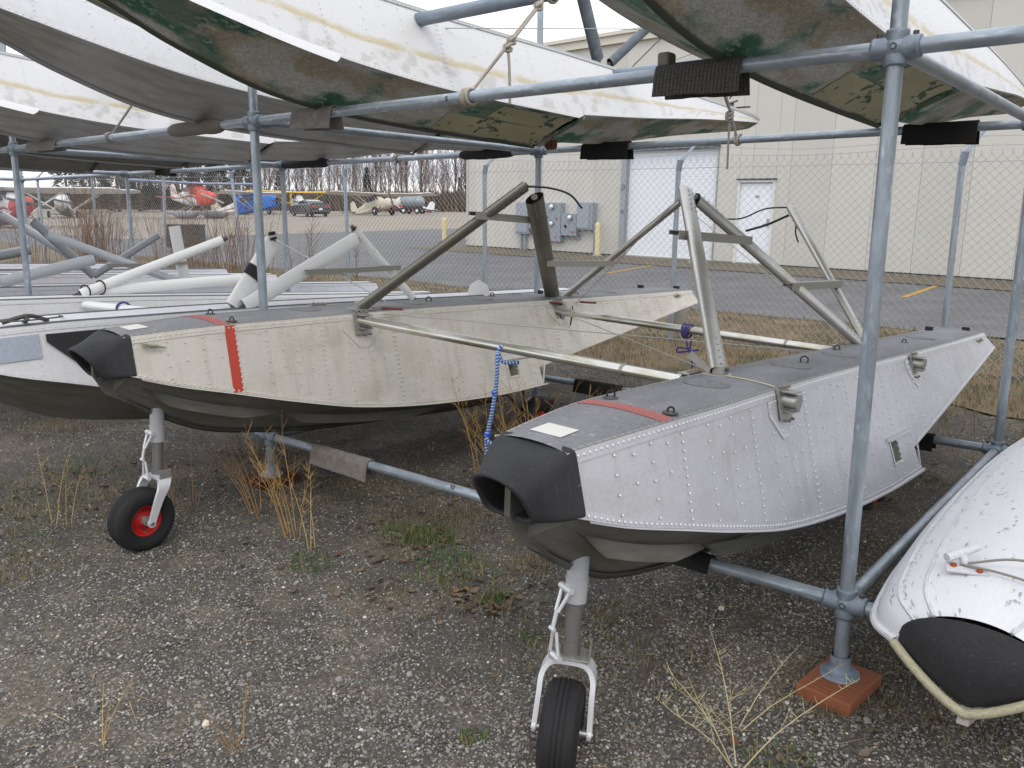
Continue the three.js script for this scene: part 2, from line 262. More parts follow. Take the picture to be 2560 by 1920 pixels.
// ---------------------------------------------------------------- storage rack of galvanised pipe
const RL = 3.37, RW = 2.56, RY0 = 0.315, RY1 = 2.115, PR = 0.0245;
const rack = thing('storage_rack', 'grey galvanised pipe rack holding the seaplane floats in two tiers', 'rack');
{
  const pipe = (a, b) => rod(a, b, PR, 20);
  const uvPipe = (g, L) => { const u = g.attributes.uv; for (let i = 0; i < u.count; i++) u.setXY(i, u.getX(i) * 0.31, u.getY(i) * L * 0.8 + L * 0.37); return g; };
  const posts = [];
  for (let k = -1; k <= 4; k++) for (const z of [0, -RW]) posts.push([-k * RL, z, k]);
  for (const [x, z] of posts) {
    const y0 = gy(x, z) + 0.062; part(rack, 'post', uvPipe(pipe(V(x, y0, z), V(x, 3.9, z)), 3.8 + x * 0.13), M.galv);
    part(rack, 'base_flange', [at(new THREE.LatheGeometry([[0.033, 0.075], [0.035, 0.073], [0.036, 0.03], [0.05, 0.014], [0.066, 0.012], [0.067, 0]].map((p) => new THREE.Vector2(...p)), 28), x, y0 - 0.012, z)], M.galvFit);
  }
  for (const y of [RY0, RY1]) for (const z of [0, -RW]) for (let k = -1; k < 4; k++) {
    const a = V(-k * RL, y, z), b = V(-(k + 1) * RL, y, z); part(rack, 'rail', uvPipe(pipe(a, b), RL + k * 0.31), M.galv);
  }
  for (let k = -1; k <= 4; k++) for (const y of [RY0, RY1]) if (y > 1 || k === 0 || k === 1) part(rack, 'cross_rail', uvPipe(pipe(V(-k * RL, y - 0.0, 0), V(-k * RL, y - 0.0, -RW)), RW), M.galv);
  const sleeve = new THREE.LatheGeometry([[PR, -0.052], [0.033, -0.052], [0.034, -0.046], [0.0335, 0], [0.034, 0.046], [0.033, 0.052], [PR, 0.052]].map((p) => new THREE.Vector2(...p)), 22);
  const hub = new THREE.SphereGeometry(0.039, 18, 12);
  for (const [x, z, k] of posts) for (const y of [RY0, RY1]) {
    const toward = z === 0 ? -1 : 1, cross = y > 1 || k === 0 || k === 1;
    const gs = [at(sleeve.clone(), x, y, z), at(sleeve.clone().rotateZ(Math.PI / 2).scale(1.35, 1, 1), x, y, z), at(hub.clone(), x, y, z)];
    if (cross) gs.push(at(sleeve.clone().rotateX(Math.PI / 2).translate(0, 0, toward * 0.04), x, y, z));
    const j = part(rack, 'joint', gs, M.galvFit);
    part(j, 'screw', [aim(new THREE.TorusGeometry(0.0085, 0.003, 6, 12).rotateX(Math.PI / 2), V(x, y + 0.001, z + 0.036), V(x, y + 0.001, z + 0.0362)), rod(V(x, y, z + 0.03), V(x, y, z + 0.037), 0.006, 8)], M.steelDark);
    for (const s of [1, -1]) part(j, 'bolt', rod(V(x + s * 0.052, y + 0.03, z), V(x + s * 0.052, y + 0.044, z), 0.009, 6), M.steelDark);
  }
}
// wooden pads under the posts
{
  const pad = (x, z, turn, label) => { const g = rbox(0.19, 0.05, 0.27, 0.005); const m = solo('wood_block', g, x === 0.01 ? M.wood : M.woodOld, label, 'block', 'wood blocks under the posts'); m.position.set(x, gy(x, z) + 0.026, z); m.rotation.y = turn; return m; };
  pad(0.01, 0.03, -0.08, 'orange stained wood block under the rack post beside the rounded white float');
  pad(-RL, 0.0, -0.1, 'weathered wood block under the rack post behind the dry weeds');
  for (let k = -1; k <= 4; k++) for (const z of [0, -RW]) if (!(z === 0 && (k === 0 || k === 1))) pad(-k * RL, z, 0.05 * k, 'wood block under a rack post in the shade of the floats');
}
// ---------------------------------------------------------------- float hulls
// stations: [z, deckY, deckHalf, chineY, chineHalf, keelY], nose first; the fore body ends at the step
function lerpRow(rows, z) {
  const n = rows.length; if (z >= rows[0][0]) return rows[0]; if (z <= rows[n - 1][0]) return rows[n - 1];
  let i = 0; while (rows[i + 1][0] > z) i++;
  const p0 = rows[Math.max(0, i - 1)], p1 = rows[i], p2 = rows[i + 1], p3 = rows[Math.min(n - 1, i + 2)], h = p2[0] - p1[0], t = (z - p1[0]) / h;
  return p1.map((v, k) => {
    if (k === 0) return z;
    const m1 = i > 0 ? (p2[k] - p0[k]) / (p2[0] - p0[0]) * h : p2[k] - v, m2 = i + 2 < n ? (p3[k] - p1[k]) / (p3[0] - p1[0]) * h : p2[k] - v, t2 = t * t, t3 = t2 * t;
    return (2 * t3 - 3 * t2 + 1) * v + (t3 - 2 * t2 + t) * m1 + (-2 * t3 + 3 * t2) * p2[k] + (t3 - t2) * m2;
  });
}
function hullShape(fore, aft, crown = 0.012, fracV = false, hole = null) {
  const zStep = fore[fore.length - 1][0], zN = fore[0][0], zS = aft[aft.length - 1][0];
  const row = (z) => (z >= zStep ? lerpRow(fore, z) : lerpRow(aft, z));
  const zs = []; for (let i = 0; i <= 34; i++) zs.push(mix(zN, zStep, i / 34)); if (hole) { zs.push(hole[0], hole[1]); zs.sort((p, q) => q - p); } const zf = zs.slice(), za = []; for (let i = 0; i <= 26; i++) za.push(mix(zStep - 0.0005, zS, i / 26));
  const all = zf.concat(za);
  const H = { zN, zS, zStep, row };
  // point on the side skin; d metres below the deck edge (d < 0: above the chine)
  H.side = (sg, z, d, out = 0) => {
    const r = row(z), dx = r[4] - r[2], dy = r[3] - r[1], L = Math.hypot(dx, dy), s = d >= 0 ? d / L : 1 + d / L, n = V(sg * -dy / L, dx / L, 0), b = 0;
    return { p: V(sg * (r[2] + dx * s), r[1] + dy * s, z).addScaledVector(n, out + b), n, L };
  };
  const side = (sg, list) => grid(list.length, 7, (i, j) => { const z = list[i], r = row(z), L = Math.hypot(r[4] - r[2], r[3] - r[1]), q = H.side(sg, z, L * j / 6).p; return [q.x, q.y, q.z, z * 0.31, fracV ? j / 6 * 0.98 + 0.01 : (r[1] - q.y) * -0.9]; }, sg > 0, hole && list === zf ? (i, j) => j === 4 && zf[i] <= hole[0] + 1e-6 && zf[i + 1] >= hole[1] - 1e-6 : null);
  H.sides = [1, -1].flatMap((sg) => [side(sg, zf), side(sg, za)]);
  H.deck = grid(all.length, 7, (i, j) => { const z = all[i], r = row(z), t = j / 3 - 1; return [t * r[2], r[1] + crown * (1 - t * t) + 0.0006, z, z * 0.31, t * r[2] * 0.7]; });
  const bot = (sg, list) => grid(list.length, 9, (i, j) => { const z = list[i], r = row(z), t = j / 8, V0 = r[3] - r[5]; return [sg * r[4] * (1 - t), mix(r[3], r[5], t) + 0.22 * V0 * Math.sin(Math.PI * t) * (1 - t), z, z * 0.5, t * 0.35 * sg]; }, sg < 0);
  H.bottom = [1, -1].flatMap((sg) => [bot(sg, zf), bot(sg, za)]);
  const sec = (z, r) => [V(r[2], r[1], z), V(r[4], r[3], z), V(0, r[5], z), V(-r[4], r[3], z), V(-r[2], r[1], z)];
  const a = row(zStep), b = lerpRow(aft, zStep - 0.001);
  H.ends = [poly(sec(zS, row(zS)), true)]; H.bottom.push(poly(sec(zN, row(zN))));
  H.bottom.push(poly([V(a[4], a[3], zStep - 0.0003), V(0, a[5], zStep - 0.0003), V(-a[4], a[3], zStep - 0.0003), V(-b[4], b[3], zStep - 0.0003), V(0, b[5], zStep - 0.0003), V(b[4], b[3], zStep - 0.0003)], true));
  // strip lying on the side skin between two depths
  H.strip = (sg, z0, z1, d0, d1, out, n = 40) => {
    const f = (o) => grid(n + 1, 2, (i, j) => { const z = mix(z0, z1, i / n), q = H.side(sg, z, j ? d1 : d0, o).p; return [q.x, q.y, q.z, z * 0.31, 0.1 + j * 0.04]; }, sg > 0);
    const edge = (d) => grid(n + 1, 2, (i, j) => { const q = H.side(sg, mix(z0, z1, i / n), d, j ? out : -0.002).p; return [q.x, q.y, q.z, 0, 0]; }, (sg > 0) === (d === d0));
    const cap = (z) => { const k = [[d0, out], [d1, out], [d1, -0.002], [d0, -0.002]].map(([d, o]) => H.side(sg, z, d, o).p); return poly(k, z === z0 ? sg < 0 : sg > 0); };
    return merge([f(out), edge(d0), edge(d1), cap(z0), cap(z1)]);
  };
  return H;
}
// rivets: real dome heads, far too many to list one by one
const rivetGeo = new THREE.SphereGeometry(1, 7, 3, 0, Math.PI * 2, 0, Math.PI / 2);
function rivets(parent, list, r, m) {
  const im = new THREE.InstancedMesh(rivetGeo, m, list.length), q = new THREE.Quaternion(), mm = new THREE.Matrix4(), s = V(r, r * 0.75, r);
  list.forEach(([p, n], i) => { q.setFromUnitVectors(UP, n); im.setMatrixAt(i, mm.compose(p, q, s)); });
  im.name = 'rivets'; im.userData.kind = 'stuff'; im.castShadow = im.receiveShadow = true; parent.add(im); return im;
}
function sideRivets(H, sg, o, rnd) {
  const out = [], put = (z, d) => { const { p, n } = H.side(sg, z, d, o.lift || 0.0005); out.push([p, n]); };
  for (let z = H.zN - 0.015; z > H.zS + 0.02; z -= mix(o.step || 0.022, (o.step || 0.022) * 1.0, 0)) { put(z, 0.016); }
  for (let z = H.zN - 0.02; z > H.zStep + 0.01; z -= o.step || 0.022) put(z, -0.012);
  for (let z = H.zStep; z > H.zS + 0.05; z -= (o.step || 0.022) * 1.1) put(z, -0.012);
  let k = 0;
  for (let z = H.zN - 0.012; z > H.zS + 0.1; z -= o.bay, k++) {
    const L = H.side(sg, z, 0).L, dense = k % 3 === 0, n = Math.max(2, Math.floor((L - 0.07) / (dense ? 0.026 : 0.052)));
    for (let i = 0; i <= n; i++) { const d = mix(0.045, L - 0.03, i / n); put(z, d); if (k > 3 && k % 9 === 0) put(z - 0.016, d); }
    if (!dense) for (let i = 0; i < n; i += 2) put(z - o.bay * 0.5, mix(0.06, L - 0.06, i / n));
  }
  return out;
}
// the hollow rubber nose bumper: a hood that narrows from the boxy hull section to an arched mouth
function bumperGeo(r, len, mouth) {
  const N = 56, rows = 14, sec = (t) => {        // t 0 at the hull, 1 at the mouth
    const k = smooth(0, 1, t), wT = mix(r[2], mouth.w, k), wB = mix(r[4], mouth.w, k), yT = mix(r[1], mouth.top, t ** 1.25), yB = mix(r[3], mouth.bot, t), pts = [], eT = mix(0.14, 0.92, smooth(0.05, 0.9, t)), eB = mix(0.12, 0.35, t);
    for (let i = 0; i <= N; i++) { const a = i / N * Math.PI * 2, c = Math.cos(a), n = Math.sin(a), e = n > 0 ? eT : eB, kx = Math.sign(c) * Math.abs(c) ** e, ky = Math.sign(n) * Math.abs(n) ** e, v = ky * 0.5 + 0.5, yy = n > 0 ? mix((yT + yB) / 2, yT, ky) : mix((yT + yB) / 2, yB, -ky); pts.push([kx * mix(wB, wT, v), yy]); }
    return pts;
  };
  const zAt = (t, y) => r[0] + len * t - (t > 0.5 ? (y - mouth.top) * 0 : 0) + 0.10 * t * t * clamp((mouth.top - y) / (mouth.top - mouth.bot)) * -1;
  const rs = []; for (let i = 0; i <= rows; i++) rs.push(sec(i / rows));
  const outer = grid(rows + 1, N + 1, (i, j) => { const p = rs[i][j], t = i / rows; return [p[0], p[1], zAt(t, p[1]), j / N, t * 0.5]; }, true);
  const end = rs[rows], cy = (mouth.top + mouth.bot) / 2, sc = (p, k) => [p[0] * k, cy + (p[1] - cy) * k];
  const lip = grid(9, N + 1, (i, j) => { const a = i / 8 * Math.PI, q = sc(end[j], 1 - 0.1 * (1 - Math.cos(a))); return [q[0], q[1], zAt(1, end[j][1]) + 0.011 * Math.sin(a), j / N, i * 0.01]; }, true);
  const bore = grid(7, N + 1, (i, j) => { const q = sc(end[j], 0.8 + i * 0.02); return [q[0], q[1], zAt(1, end[j][1]) - i / 6 * len * 0.9, j / N, i / 6]; }, true);
  const back = poly(end.slice(0, N).map((p) => { const q = sc(p, 0.92); return V(q[0], q[1], r[0] + len * 0.1); }));
  return merge([outer, lip, bore, back]);
}
const loop = (p, r, t, tilt) => at(new THREE.TorusGeometry(r, t, 6, 16).rotateY(0.5).rotateX(tilt || 0), p.x, p.y + r * 0.7, p.z);
// ---------------------------------------------------------------- the silver amphibious float pair
const grp = (parent, name) => { const g = new THREE.Group(); g.name = name; parent.add(g); return g; };
const mainFore = [
  [1.30, -0.013, 0.116, -0.180, 0.168, -0.285], [1.10, 0.004, 0.142, -0.238, 0.210, -0.405], [0.85, 0.020, 0.166, -0.292, 0.250, -0.515], [0.50, 0.028, 0.172, -0.372, 0.281, -0.582],
  [0.10, 0.036, 0.170, -0.450, 0.305, -0.625], [-0.40, 0.043, 0.165, -0.498, 0.333, -0.650], [-1.00, 0.045, 0.165, -0.510, 0.371, -0.672], [-1.457, 0.045, 0.165, -0.488, 0.400, -0.672]];
const mainAft = [[-1.457, 0.045, 0.165, -0.382, 0.3533, -0.52], [-2.2, 0.046, 0.164, -0.280, 0.325, -0.40], [-3.0, 0.048, 0.160, -0.172, 0.29, -0.27], [-3.95, 0.052, 0.150, -0.048, 0.245, -0.12]];
const mainHull = hullShape(mainFore, mainAft, 0.012, false, [-1.155, -1.245]), plainHull = hullShape(mainFore, mainAft);
const floatSet = thing('seaplane_float_set', 'pair of bare silver amphibious floats with red stripes, grey decks and red nose wheels', 'float set');
floatSet.position.set(-2.792, 1.0389, -0.2231); floatSet.rotation.order = 'YXZ'; floatSet.rotation.set(-0.0518, 0.0076, -0.0412);
const placeL = new THREE.Matrix4().makeRotationFromEuler(new THREE.Euler(0.0174, 0, -0.0112, 'YXZ')).multiply(new THREE.Matrix4().makeTranslation(-0.17, 0, 0));
const placeR = new THREE.Matrix4().makeTranslation(2.24, 0, 0);
function spline2(list, n = 24) { return new THREE.CatmullRomCurve3(list.map((p) => V(...p))).getPoints(n); }
// bent spray plate hanging under the fore body, running aft along the bottom
function sprayPlate(H, sg, z0, z1, t, depth, up = 0) {
  const n = 24, pt = (z, s) => { const r = H.row(z), k = clamp((z0 - z) / 0.12) * clamp((z - z1) / 0.25 + 0.15); return [sg * (r[4] * (1 - t) + 0.02 * s), mix(r[3], r[5], t) + up - depth * s * Math.min(1, k + 0.1), z]; };
  const a = grid(n + 1, 4, (i, j) => { const z = mix(z0, z1, i / n), p = pt(z, j / 3); return [...p, z * 0.5, j * 0.02]; }, sg > 0);
  const b = grid(n + 1, 4, (i, j) => { const z = mix(z0, z1, i / n), p = pt(z, j / 3); return [p[0] - sg * 0.006, p[1], p[2], z * 0.5, j * 0.02]; }, sg < 0);
  return merge([a, b]);
}
function wheelGroup(parent, c, axis, R, w, rim) {
  const g = grp(parent, 'nose_wheel'), prof = [];
  const rr = R * 0.47, sh = w / 2;
  const add = (r, x) => prof.push(new THREE.Vector2(r, x));
  add(rr, -sh * 0.62); add(rr * 1.06, -sh * 0.74); add(R * 0.72, -sh * 0.99); add(R * 0.86, -sh * 0.93); add(R * 0.945, -sh * 0.74);
  const grooves = [-0.5, -0.25, 0, 0.25, 0.5]; let x = -sh * 0.68; add(R * 0.968, x);
  for (const k of grooves) { const c0 = sh * k; add(R * (1 - 0.03 * (k - 0.04) ** 2 * 4), c0 - 0.0035); add(R * 0.972, c0 - 0.0028); add(R * 0.972, c0 + 0.0028); add(R * (1 - 0.03 * (k + 0.04) ** 2 * 4), c0 + 0.0035); }
  add(R * 0.968, sh * 0.68); add(R * 0.945, sh * 0.74); add(R * 0.86, sh * 0.93); add(R * 0.72, sh * 0.99); add(rr * 1.06, sh * 0.74); add(rr, sh * 0.62);
  const q = new THREE.Quaternion().setFromUnitVectors(UP, axis), put = (geo) => geo.applyQuaternion(q).translate(c.x, c.y, c.z);
  part(g, 'tyre', put(new THREE.LatheGeometry(prof, 56)), M.tyre);
  const rp = [[0.012, -sh * 0.5], [rr * 0.45, -sh * 0.45], [rr * 0.62, -sh * 0.28], [rr * 0.82, -sh * 0.32], [rr * 0.9, -sh * 0.62], [rr * 1.04, -sh * 0.72], [rr * 1.04, -sh * 0.62], [rr * 0.98, -sh * 0.5], [rr * 0.98, sh * 0.5], [rr * 1.04, sh * 0.62], [rr * 1.04, sh * 0.72], [rr * 0.9, sh * 0.62], [rr * 0.82, sh * 0.32], [rr * 0.62, sh * 0.28], [rr * 0.45, sh * 0.45], [0.012, sh * 0.5]].map((p) => new THREE.Vector2(...p));
  part(g, 'rim', put(new THREE.LatheGeometry(rp, 36)), rim);
  const bolts = []; for (const s of [-1, 1]) for (let i = 0; i < 6; i++) { const a = i / 6 * 6.283; bolts.push(at(new THREE.CylinderGeometry(0.006, 0.006, 0.012, 6), rr * 0.7 * Math.cos(a), s * sh * 0.33, rr * 0.7 * Math.sin(a))); }
  part(g, 'bolt', put(merge(bolts)), M.steelDark);
  part(g, 'valve', put(at(new THREE.CylinderGeometry(0.004, 0.004, 0.02, 6), rr * 0.8, sh * 0.4, 0)), mat(0xb59a2a, 0.4, { metalness: 0.6 }));
  const hubs = []; for (const s of [-1, 1]) hubs.push(at(new THREE.CylinderGeometry(0.022, 0.024, 0.03, 16), 0, s * sh * 0.62, 0));
  part(g, 'hub', put(merge(hubs)), M.castAlu);
  return g;
}
function buildMainFloat(place, side, hm) {
  const H = mainHull, s = side === 'R' ? 1 : -1, see = 1;     // the side that faces +x is the one the yard path sees
  const hull = part(floatSet, 'float_hull', [...H.sides, ...H.ends], hm); hull.applyMatrix4(place);
  hull.userData.label = side === 'R' ? 'light grey riveted float hull' : 'weathered beige float hull with a red stripe';
  part(hull, 'deck', H.deck, M.deck);
  part(hull, 'bottom', H.bottom, M.bottom);
  for (const sg of [1, -1]) {
    part(hull, 'gunwale_strip', H.strip(sg, H.zN, H.zS, 0.001, 0.034, 0.0034, 60), hm);
    part(hull, 'chine_strip', H.strip(sg, H.zN, H.zStep, -0.026, -0.001, 0.0025, 50), hm);
    part(hull, 'aft_chine_strip', H.strip(sg, H.zStep, H.zS - 0.0, -0.028, -0.001, 0.004, 40), hm);
    // thin lip standing out along the chine
    part(hull, 'spray_lip', grid(41, 3, (i, j) => { const z = mix(H.zN - 0.05, H.zStep - 0.05, i / 40), r = H.row(Math.max(z, H.zStep)); const w = 0.02 * smooth(0, 0.25, i / 40); return [sg * (r[4] + w * (j === 1 ? 1 : 0)), r[3] - (j === 2 ? 0.006 : 0) - (j === 1 ? 0.004 : 0), z, 0, 0]; }, sg > 0), hm);
    part(hull, 'step_flange', [H.strip(sg, -1.10, H.zStep - 0.0005, 0.37, 0.385, 0.012, 10)], hm);
    part(hull, 'spray_plate', sprayPlate(H, sg, 1.22, 0.55, 0.36, 0.05, 0.0), M.plateGrey);
    part(hull, 'spray_plate', sprayPlate(H, sg, 0.5, -0.6, 0.42, 0.045, 0.0), M.plateGrey);
    rivets(hull, sideRivets(H, sg, { step: 0.0235, bay: 0.168, lift: 0.0034 }), 0.0052, side === 'R' ? M.rivet : M.rivetWarm);
  }
  part(hull, 'keel_strip', grid(61, 3, (i, j) => { const z = mix(1.28, H.zStep, i / 60), r = H.row(z); return [(j - 1) * 0.014, r[5] - (j === 1 ? 0.022 : 0), z, 0, 0]; }), M.plateGrey);
  // deck rivets in two rows either side
  const dr = []; for (let z = 1.27; z > -3.9; z -= 0.03) for (const sg of [1, -1]) { const r = H.row(z); dr.push([V(sg * (r[2] - 0.014), r[1] + 0.0025, z), UP], [V(sg * (r[2] - 0.026), r[1] + 0.0045, z - 0.012), UP]); }
  rivets(hull, dr, 0.0032, M.deckRivet);
  // hollow rubber bumper and the stem plate below it
  part(hull, 'nose_bumper', bumperGeo([1.272, -0.004, 0.126, -0.184, 0.182], 0.19, { w: 0.092, top: -0.066, bot: -0.212 }), M.rubber);
  part(hull, 'stem_plate', [slab([[1.20, -0.36], [1.33, -0.29], [1.385, -0.2], [1.39, -0.12], [1.25, -0.12], [1.15, -0.2]], 0.02, new THREE.Matrix4().makeRotationY(-Math.PI / 2).setPosition(0.01, 0, 0))], M.plateGrey);
  for (const sg of [1, -1]) part(hull, 'deck_edge', grid(61, 2, (i, j) => { const z = mix(H.zN - 0.01, H.zS, i / 60), r = H.row(z), x = r[2] - (j ? 0 : 0.011); return [sg * x, r[1] + 0.0016 + (j ? 0 : 0.0012), z, z * 2, j * 0.02]; }, sg < 0), M.deckEdge);
  // stripes of red paint on the deck and (left float) down the side
  const onDeck = (x0, x1, z0, z1, lift, m, name) => part(hull, name, grid(3, 9, (i, j) => { const z = mix(z0, z1, i / 2), r = H.row(z), x = mix(x0, x1, j / 8) * r[2], t = x / r[2]; return [x, r[1] + 0.012 * (1 - t * t) + lift, z, z * 2, x * 2]; }), m);
  onDeck(-0.96, 0.96, 0.868, 0.80, 0.0022, M.redDeck, 'red_stripe');
  if (side === 'L') part(hull, 'red_stripe', H.strip(1, 0.835, 0.785, 0.003, 0.328, 0.0048, 4), M.red);
  part(hull, 'deck_patch', grid(2, 2, (i, j) => [mix(-0.06, 0.048, j), 0.0096 + 0.0035 * (i ? 0 : 1) - 0.001, mix(1.235, 1.145, i), 0, 0].map((v, k) => (k === 1 ? H.row(mix(1.235, 1.145, i))[1] + 0.0135 : v))), M.offwhite);
  if (side === 'R') onDeck(-0.35, 0.9, 0.012, -0.012, 0.0024, M.paleLine, 'pale_line');
  // eyes, rings and hand holes on the deck
  for (const [x, z, r] of [[-0.11, 0.74, 0.013], [0.13, 0.77, 0.010], [0.0, -0.71, 0.017], [-0.09, -1.43, 0.013], [0.02, -2.3, 0.011]]) {
    const y = H.row(z)[1] + 0.012; const e = part(hull, 'tie_ring', [loop(V(x, y, z), r, 0.0032)], M.blackMatte);
    part(e, 'ring_base', at(new THREE.CylinderGeometry(0.024, 0.026, 0.004, 14), x, y, z), M.steelDark);
  }
  for (const [x, z] of [[-0.02, 0.22], [0.0, -0.55], [0.0, -1.2], [0.0, -2.75]]) part(hull, 'hatch_cover', at(new THREE.CylinderGeometry(0.085, 0.087, 0.004, 32), x, H.row(z)[1] + 0.0125, z), M.deck);
  for (const [x, z, w] of [[-0.12, -3.5, 0.05], [0.05, -3.85, 0.05], [-0.1, -2.0, 0.03]]) part(hull, 'cable_guide', rbox(w, 0.028, 0.035, 0.004, x, H.row(z)[1] + 0.02, z), M.black);
  // cleats
  for (const [z, d] of [[1.19, 0.055], [-3.62, 0.05]]) for (const sg of z > 0 ? [-s] : [1, -1]) {
    const { p, n } = H.side(sg, z, d, 0.0), q = p.clone().addScaledVector(n, 0.026), f = V(0, 0.25, 1).normalize();
    part(hull, 'mooring_cleat', [rod(q, q.clone().addScaledVector(f, 0.062), 0.0085, 8, 0.003), rod(q, q.clone().addScaledVector(f, -0.062), 0.0085, 8, 0.003), rod(p, q.clone().addScaledVector(f, 0.02), 0.009, 8), rod(p, q.clone().addScaledVector(f, -0.02), 0.009, 8), rod(p.clone().addScaledVector(f, -0.03), p.clone().addScaledVector(n, 0.004).addScaledVector(f, -0.03), 0.013, 10), rod(p.clone().addScaledVector(f, 0.03), p.clone().addScaledVector(n, 0.004).addScaledVector(f, 0.03), 0.013, 10)], M.cleat);
  }
  // spreader fittings: doubler plate, bracket, socket
  for (const z of [0, -1.832]) for (const sg of [1, -1]) {
    const g = grp(hull, 'bar_fitting'), pts = [[-0.14, 0.036], [0.13, 0.036], [0.13, 0.09], [0.03, 0.19], [-0.03, 0.19], [-0.14, 0.10]];
    const pl = pts.map(([dz, d]) => H.side(sg, z + dz, d, 0.0042).p); const pl0 = pts.map(([dz, d]) => H.side(sg, z + dz, d, 0.0005).p);
    const rim = grid(2, pts.length + 1, (i, j) => { const p = (i ? pl : pl0)[j % pts.length]; return [p.x, p.y, p.z]; }, sg < 0);
    part(hull, 'doubler_plate', [poly(pl, sg < 0), rim], hm);
    const list = []; for (let k = 0; k < pts.length; k++) { const a = pts[k], b = pts[(k + 1) % pts.length], n = Math.round(Math.hypot(a[0] - b[0], a[1] - b[1]) / 0.016); for (let i = 0; i < n; i++) { const t = i / n, zz = mix(a[0], b[0], t) * 0.92 - 0.002, d = mix(a[1], b[1], t) * 0.92 + 0.006, q = H.side(sg, z + zz, d, 0.0042); list.push([q.p, q.n]); } }
    rivets(hull, list, 0.0036, side === 'R' ? M.rivet : M.rivetWarm);
    const c = H.side(sg, z, 0.062, 0.004), x0 = sg > 0 ? c.p.x : -c.p.x, Y = -0.002;
    hull.remove(g);
    part(hull, 'fitting_bracket', [at(slab([[-0.055, -0.075], [0.05, -0.075], [0.055, 0.05], [-0.05, 0.05]], 0.006, new THREE.Matrix4().makeRotationY(sg > 0 ? Math.PI / 2 : -Math.PI / 2)).rotateZ(sg * 0.28), sg * (x0 + 0.001), Y, z), rbox(0.05, 0.006, 0.07, 0.002, sg * (x0 + 0.028), Y + 0.036, z), rbox(0.05, 0.006, 0.07, 0.002, sg * (x0 + 0.035), Y - 0.036, z)], M.castAlu);
    part(hull, 'bar_socket', rod(V(sg * (x0 - 0.01), Y, z), V(sg * (x0 + (sg === s ? 0.06 : 0.06)), Y, z), 0.028, 24), M.alu);
    if (sg === s) part(hull, 'end_cap', [rod(V(sg * (x0 + 0.056), Y, z), V(sg * (x0 + 0.064), Y, z), 0.031, 24)], M.castAlu);
    for (const [dy, dz] of [[0.05, -0.035], [0.05, 0], [0.052, 0.035], [-0.072, -0.04], [-0.075, 0.0], [-0.07, 0.035]]) part(hull, 'fitting_bolt', [rod(V(sg * (x0 + 0.005 - dy * 0.25), Y + dy, z + dz), V(sg * (x0 + 0.022 - dy * 0.25), Y + dy, z + dz), 0.0055, 6)], M.rustSteel);
  }
  // pump-out recess low on the side by the step
  for (const sg of [1, -1]) {
    const zA = -1.155, zB = -1.245, rec = (z, k, o) => { const L = H.side(sg, z, 0).L; return H.side(sg, z, L * k / 6, o).p; };
    const rim = [rec(zA, 4, 0), rec(zB, 4, 0), rec(zB, 5, 0), rec(zA, 5, 0)], deep = [rec(zA, 4, -0.07), rec(zB, 4, -0.07), rec(zB, 5, -0.07), rec(zA, 5, -0.07)];
    part(hull, 'recess', [poly(deep, sg < 0), ...[0, 1, 2, 3].map((k) => poly([rim[k], rim[(k + 1) % 4], deep[(k + 1) % 4], deep[k]], sg < 0))], M.recess);
    const fr = [], fp = [[0.012, -0.16], [-0.012, -0.16], [-0.012, 0.16], [0.012, 0.16]];
    const ro = [rec(zA + 0.018, 3.82, 0.003), rec(zB - 0.018, 3.82, 0.003), rec(zB - 0.018, 5.18, 0.003), rec(zA + 0.018, 5.18, 0.003)], ri = [rec(zA, 4, 0.003), rec(zB, 4, 0.003), rec(zB, 5, 0.003), rec(zA, 5, 0.003)];
    for (let k = 0; k < 4; k++) { const n = (k + 1) % 4; fr.push(poly([ro[k], ro[n], ri[n], ri[k]], sg < 0), poly([ro[k], ro[n], ro[n].clone().lerp(rim[n], 0.3), ro[k].clone().lerp(rim[k], 0.3)], sg > 0)); }
    part(hull, 'recess_frame', fr, hm);
    const list = []; for (let k = 0; k < 4; k++) { const a = ro[k].clone().lerp(ri[k], 0.5), b = ro[(k + 1) % 4].clone().lerp(ri[(k + 1) % 4], 0.5), n = H.side(sg, zA, 0.4).n; for (let i = 0; i < 9; i++) list.push([a.clone().lerp(b, i / 9), n]); } rivets(hull, list, 0.0035, side === 'R' ? M.rivet : M.rivetWarm);
  }
  // nose gear
  const gx = side === 'R' ? 0.012 : -0.002, gz = side === 'R' ? 1.03 : 1.088, gear = grp(floatSet, 'nose_gear'); gear.applyMatrix4(place);
  part(gear, 'upper_leg', [rod(V(gx, -0.36, gz), V(gx, -0.475, gz), 0.033, 24), rod(V(gx, -0.475, gz), V(gx, -0.55, gz), 0.035, 24), rod(V(gx, -0.47, gz), V(gx, -0.478, gz), 0.037, 24)], M.legWhite);
  part(gear, 'lower_leg', [rod(V(gx, -0.54, gz), V(gx, -0.71, gz), 0.0255, 24), rod(V(gx, -0.69, gz), V(gx, -0.725, gz), 0.03, 24)], M.steelLeg);
  const wd = side === 'R' ? V(0.476, 0, 0.88).normalize() : V(0.06, 0, 1).normalize(), ax = V(wd.z, 0, -wd.x), P = (f, y, a) => V(gx, y, gz).addScaledVector(wd, f).addScaledVector(ax, a), ld = side === 'R' ? V(-0.35, 0, 0.94) : V(0, 0, 1), la = V(ld.z, 0, -ld.x), K = (f, y, a) => V(gx, y, gz).addScaledVector(ld, f).addScaledVector(la, a);
  const kF = 0.037, tl = [];
  for (const a of [-0.022, 0.022]) { tl.push(rod(K(kF, -0.505, a), K(kF + 0.028, -0.575, a * 0.3), 0.006, 8), rod(K(kF + 0.025, -0.715, a), K(kF + 0.03, -0.64, a * 0.4), 0.0055, 8)); }
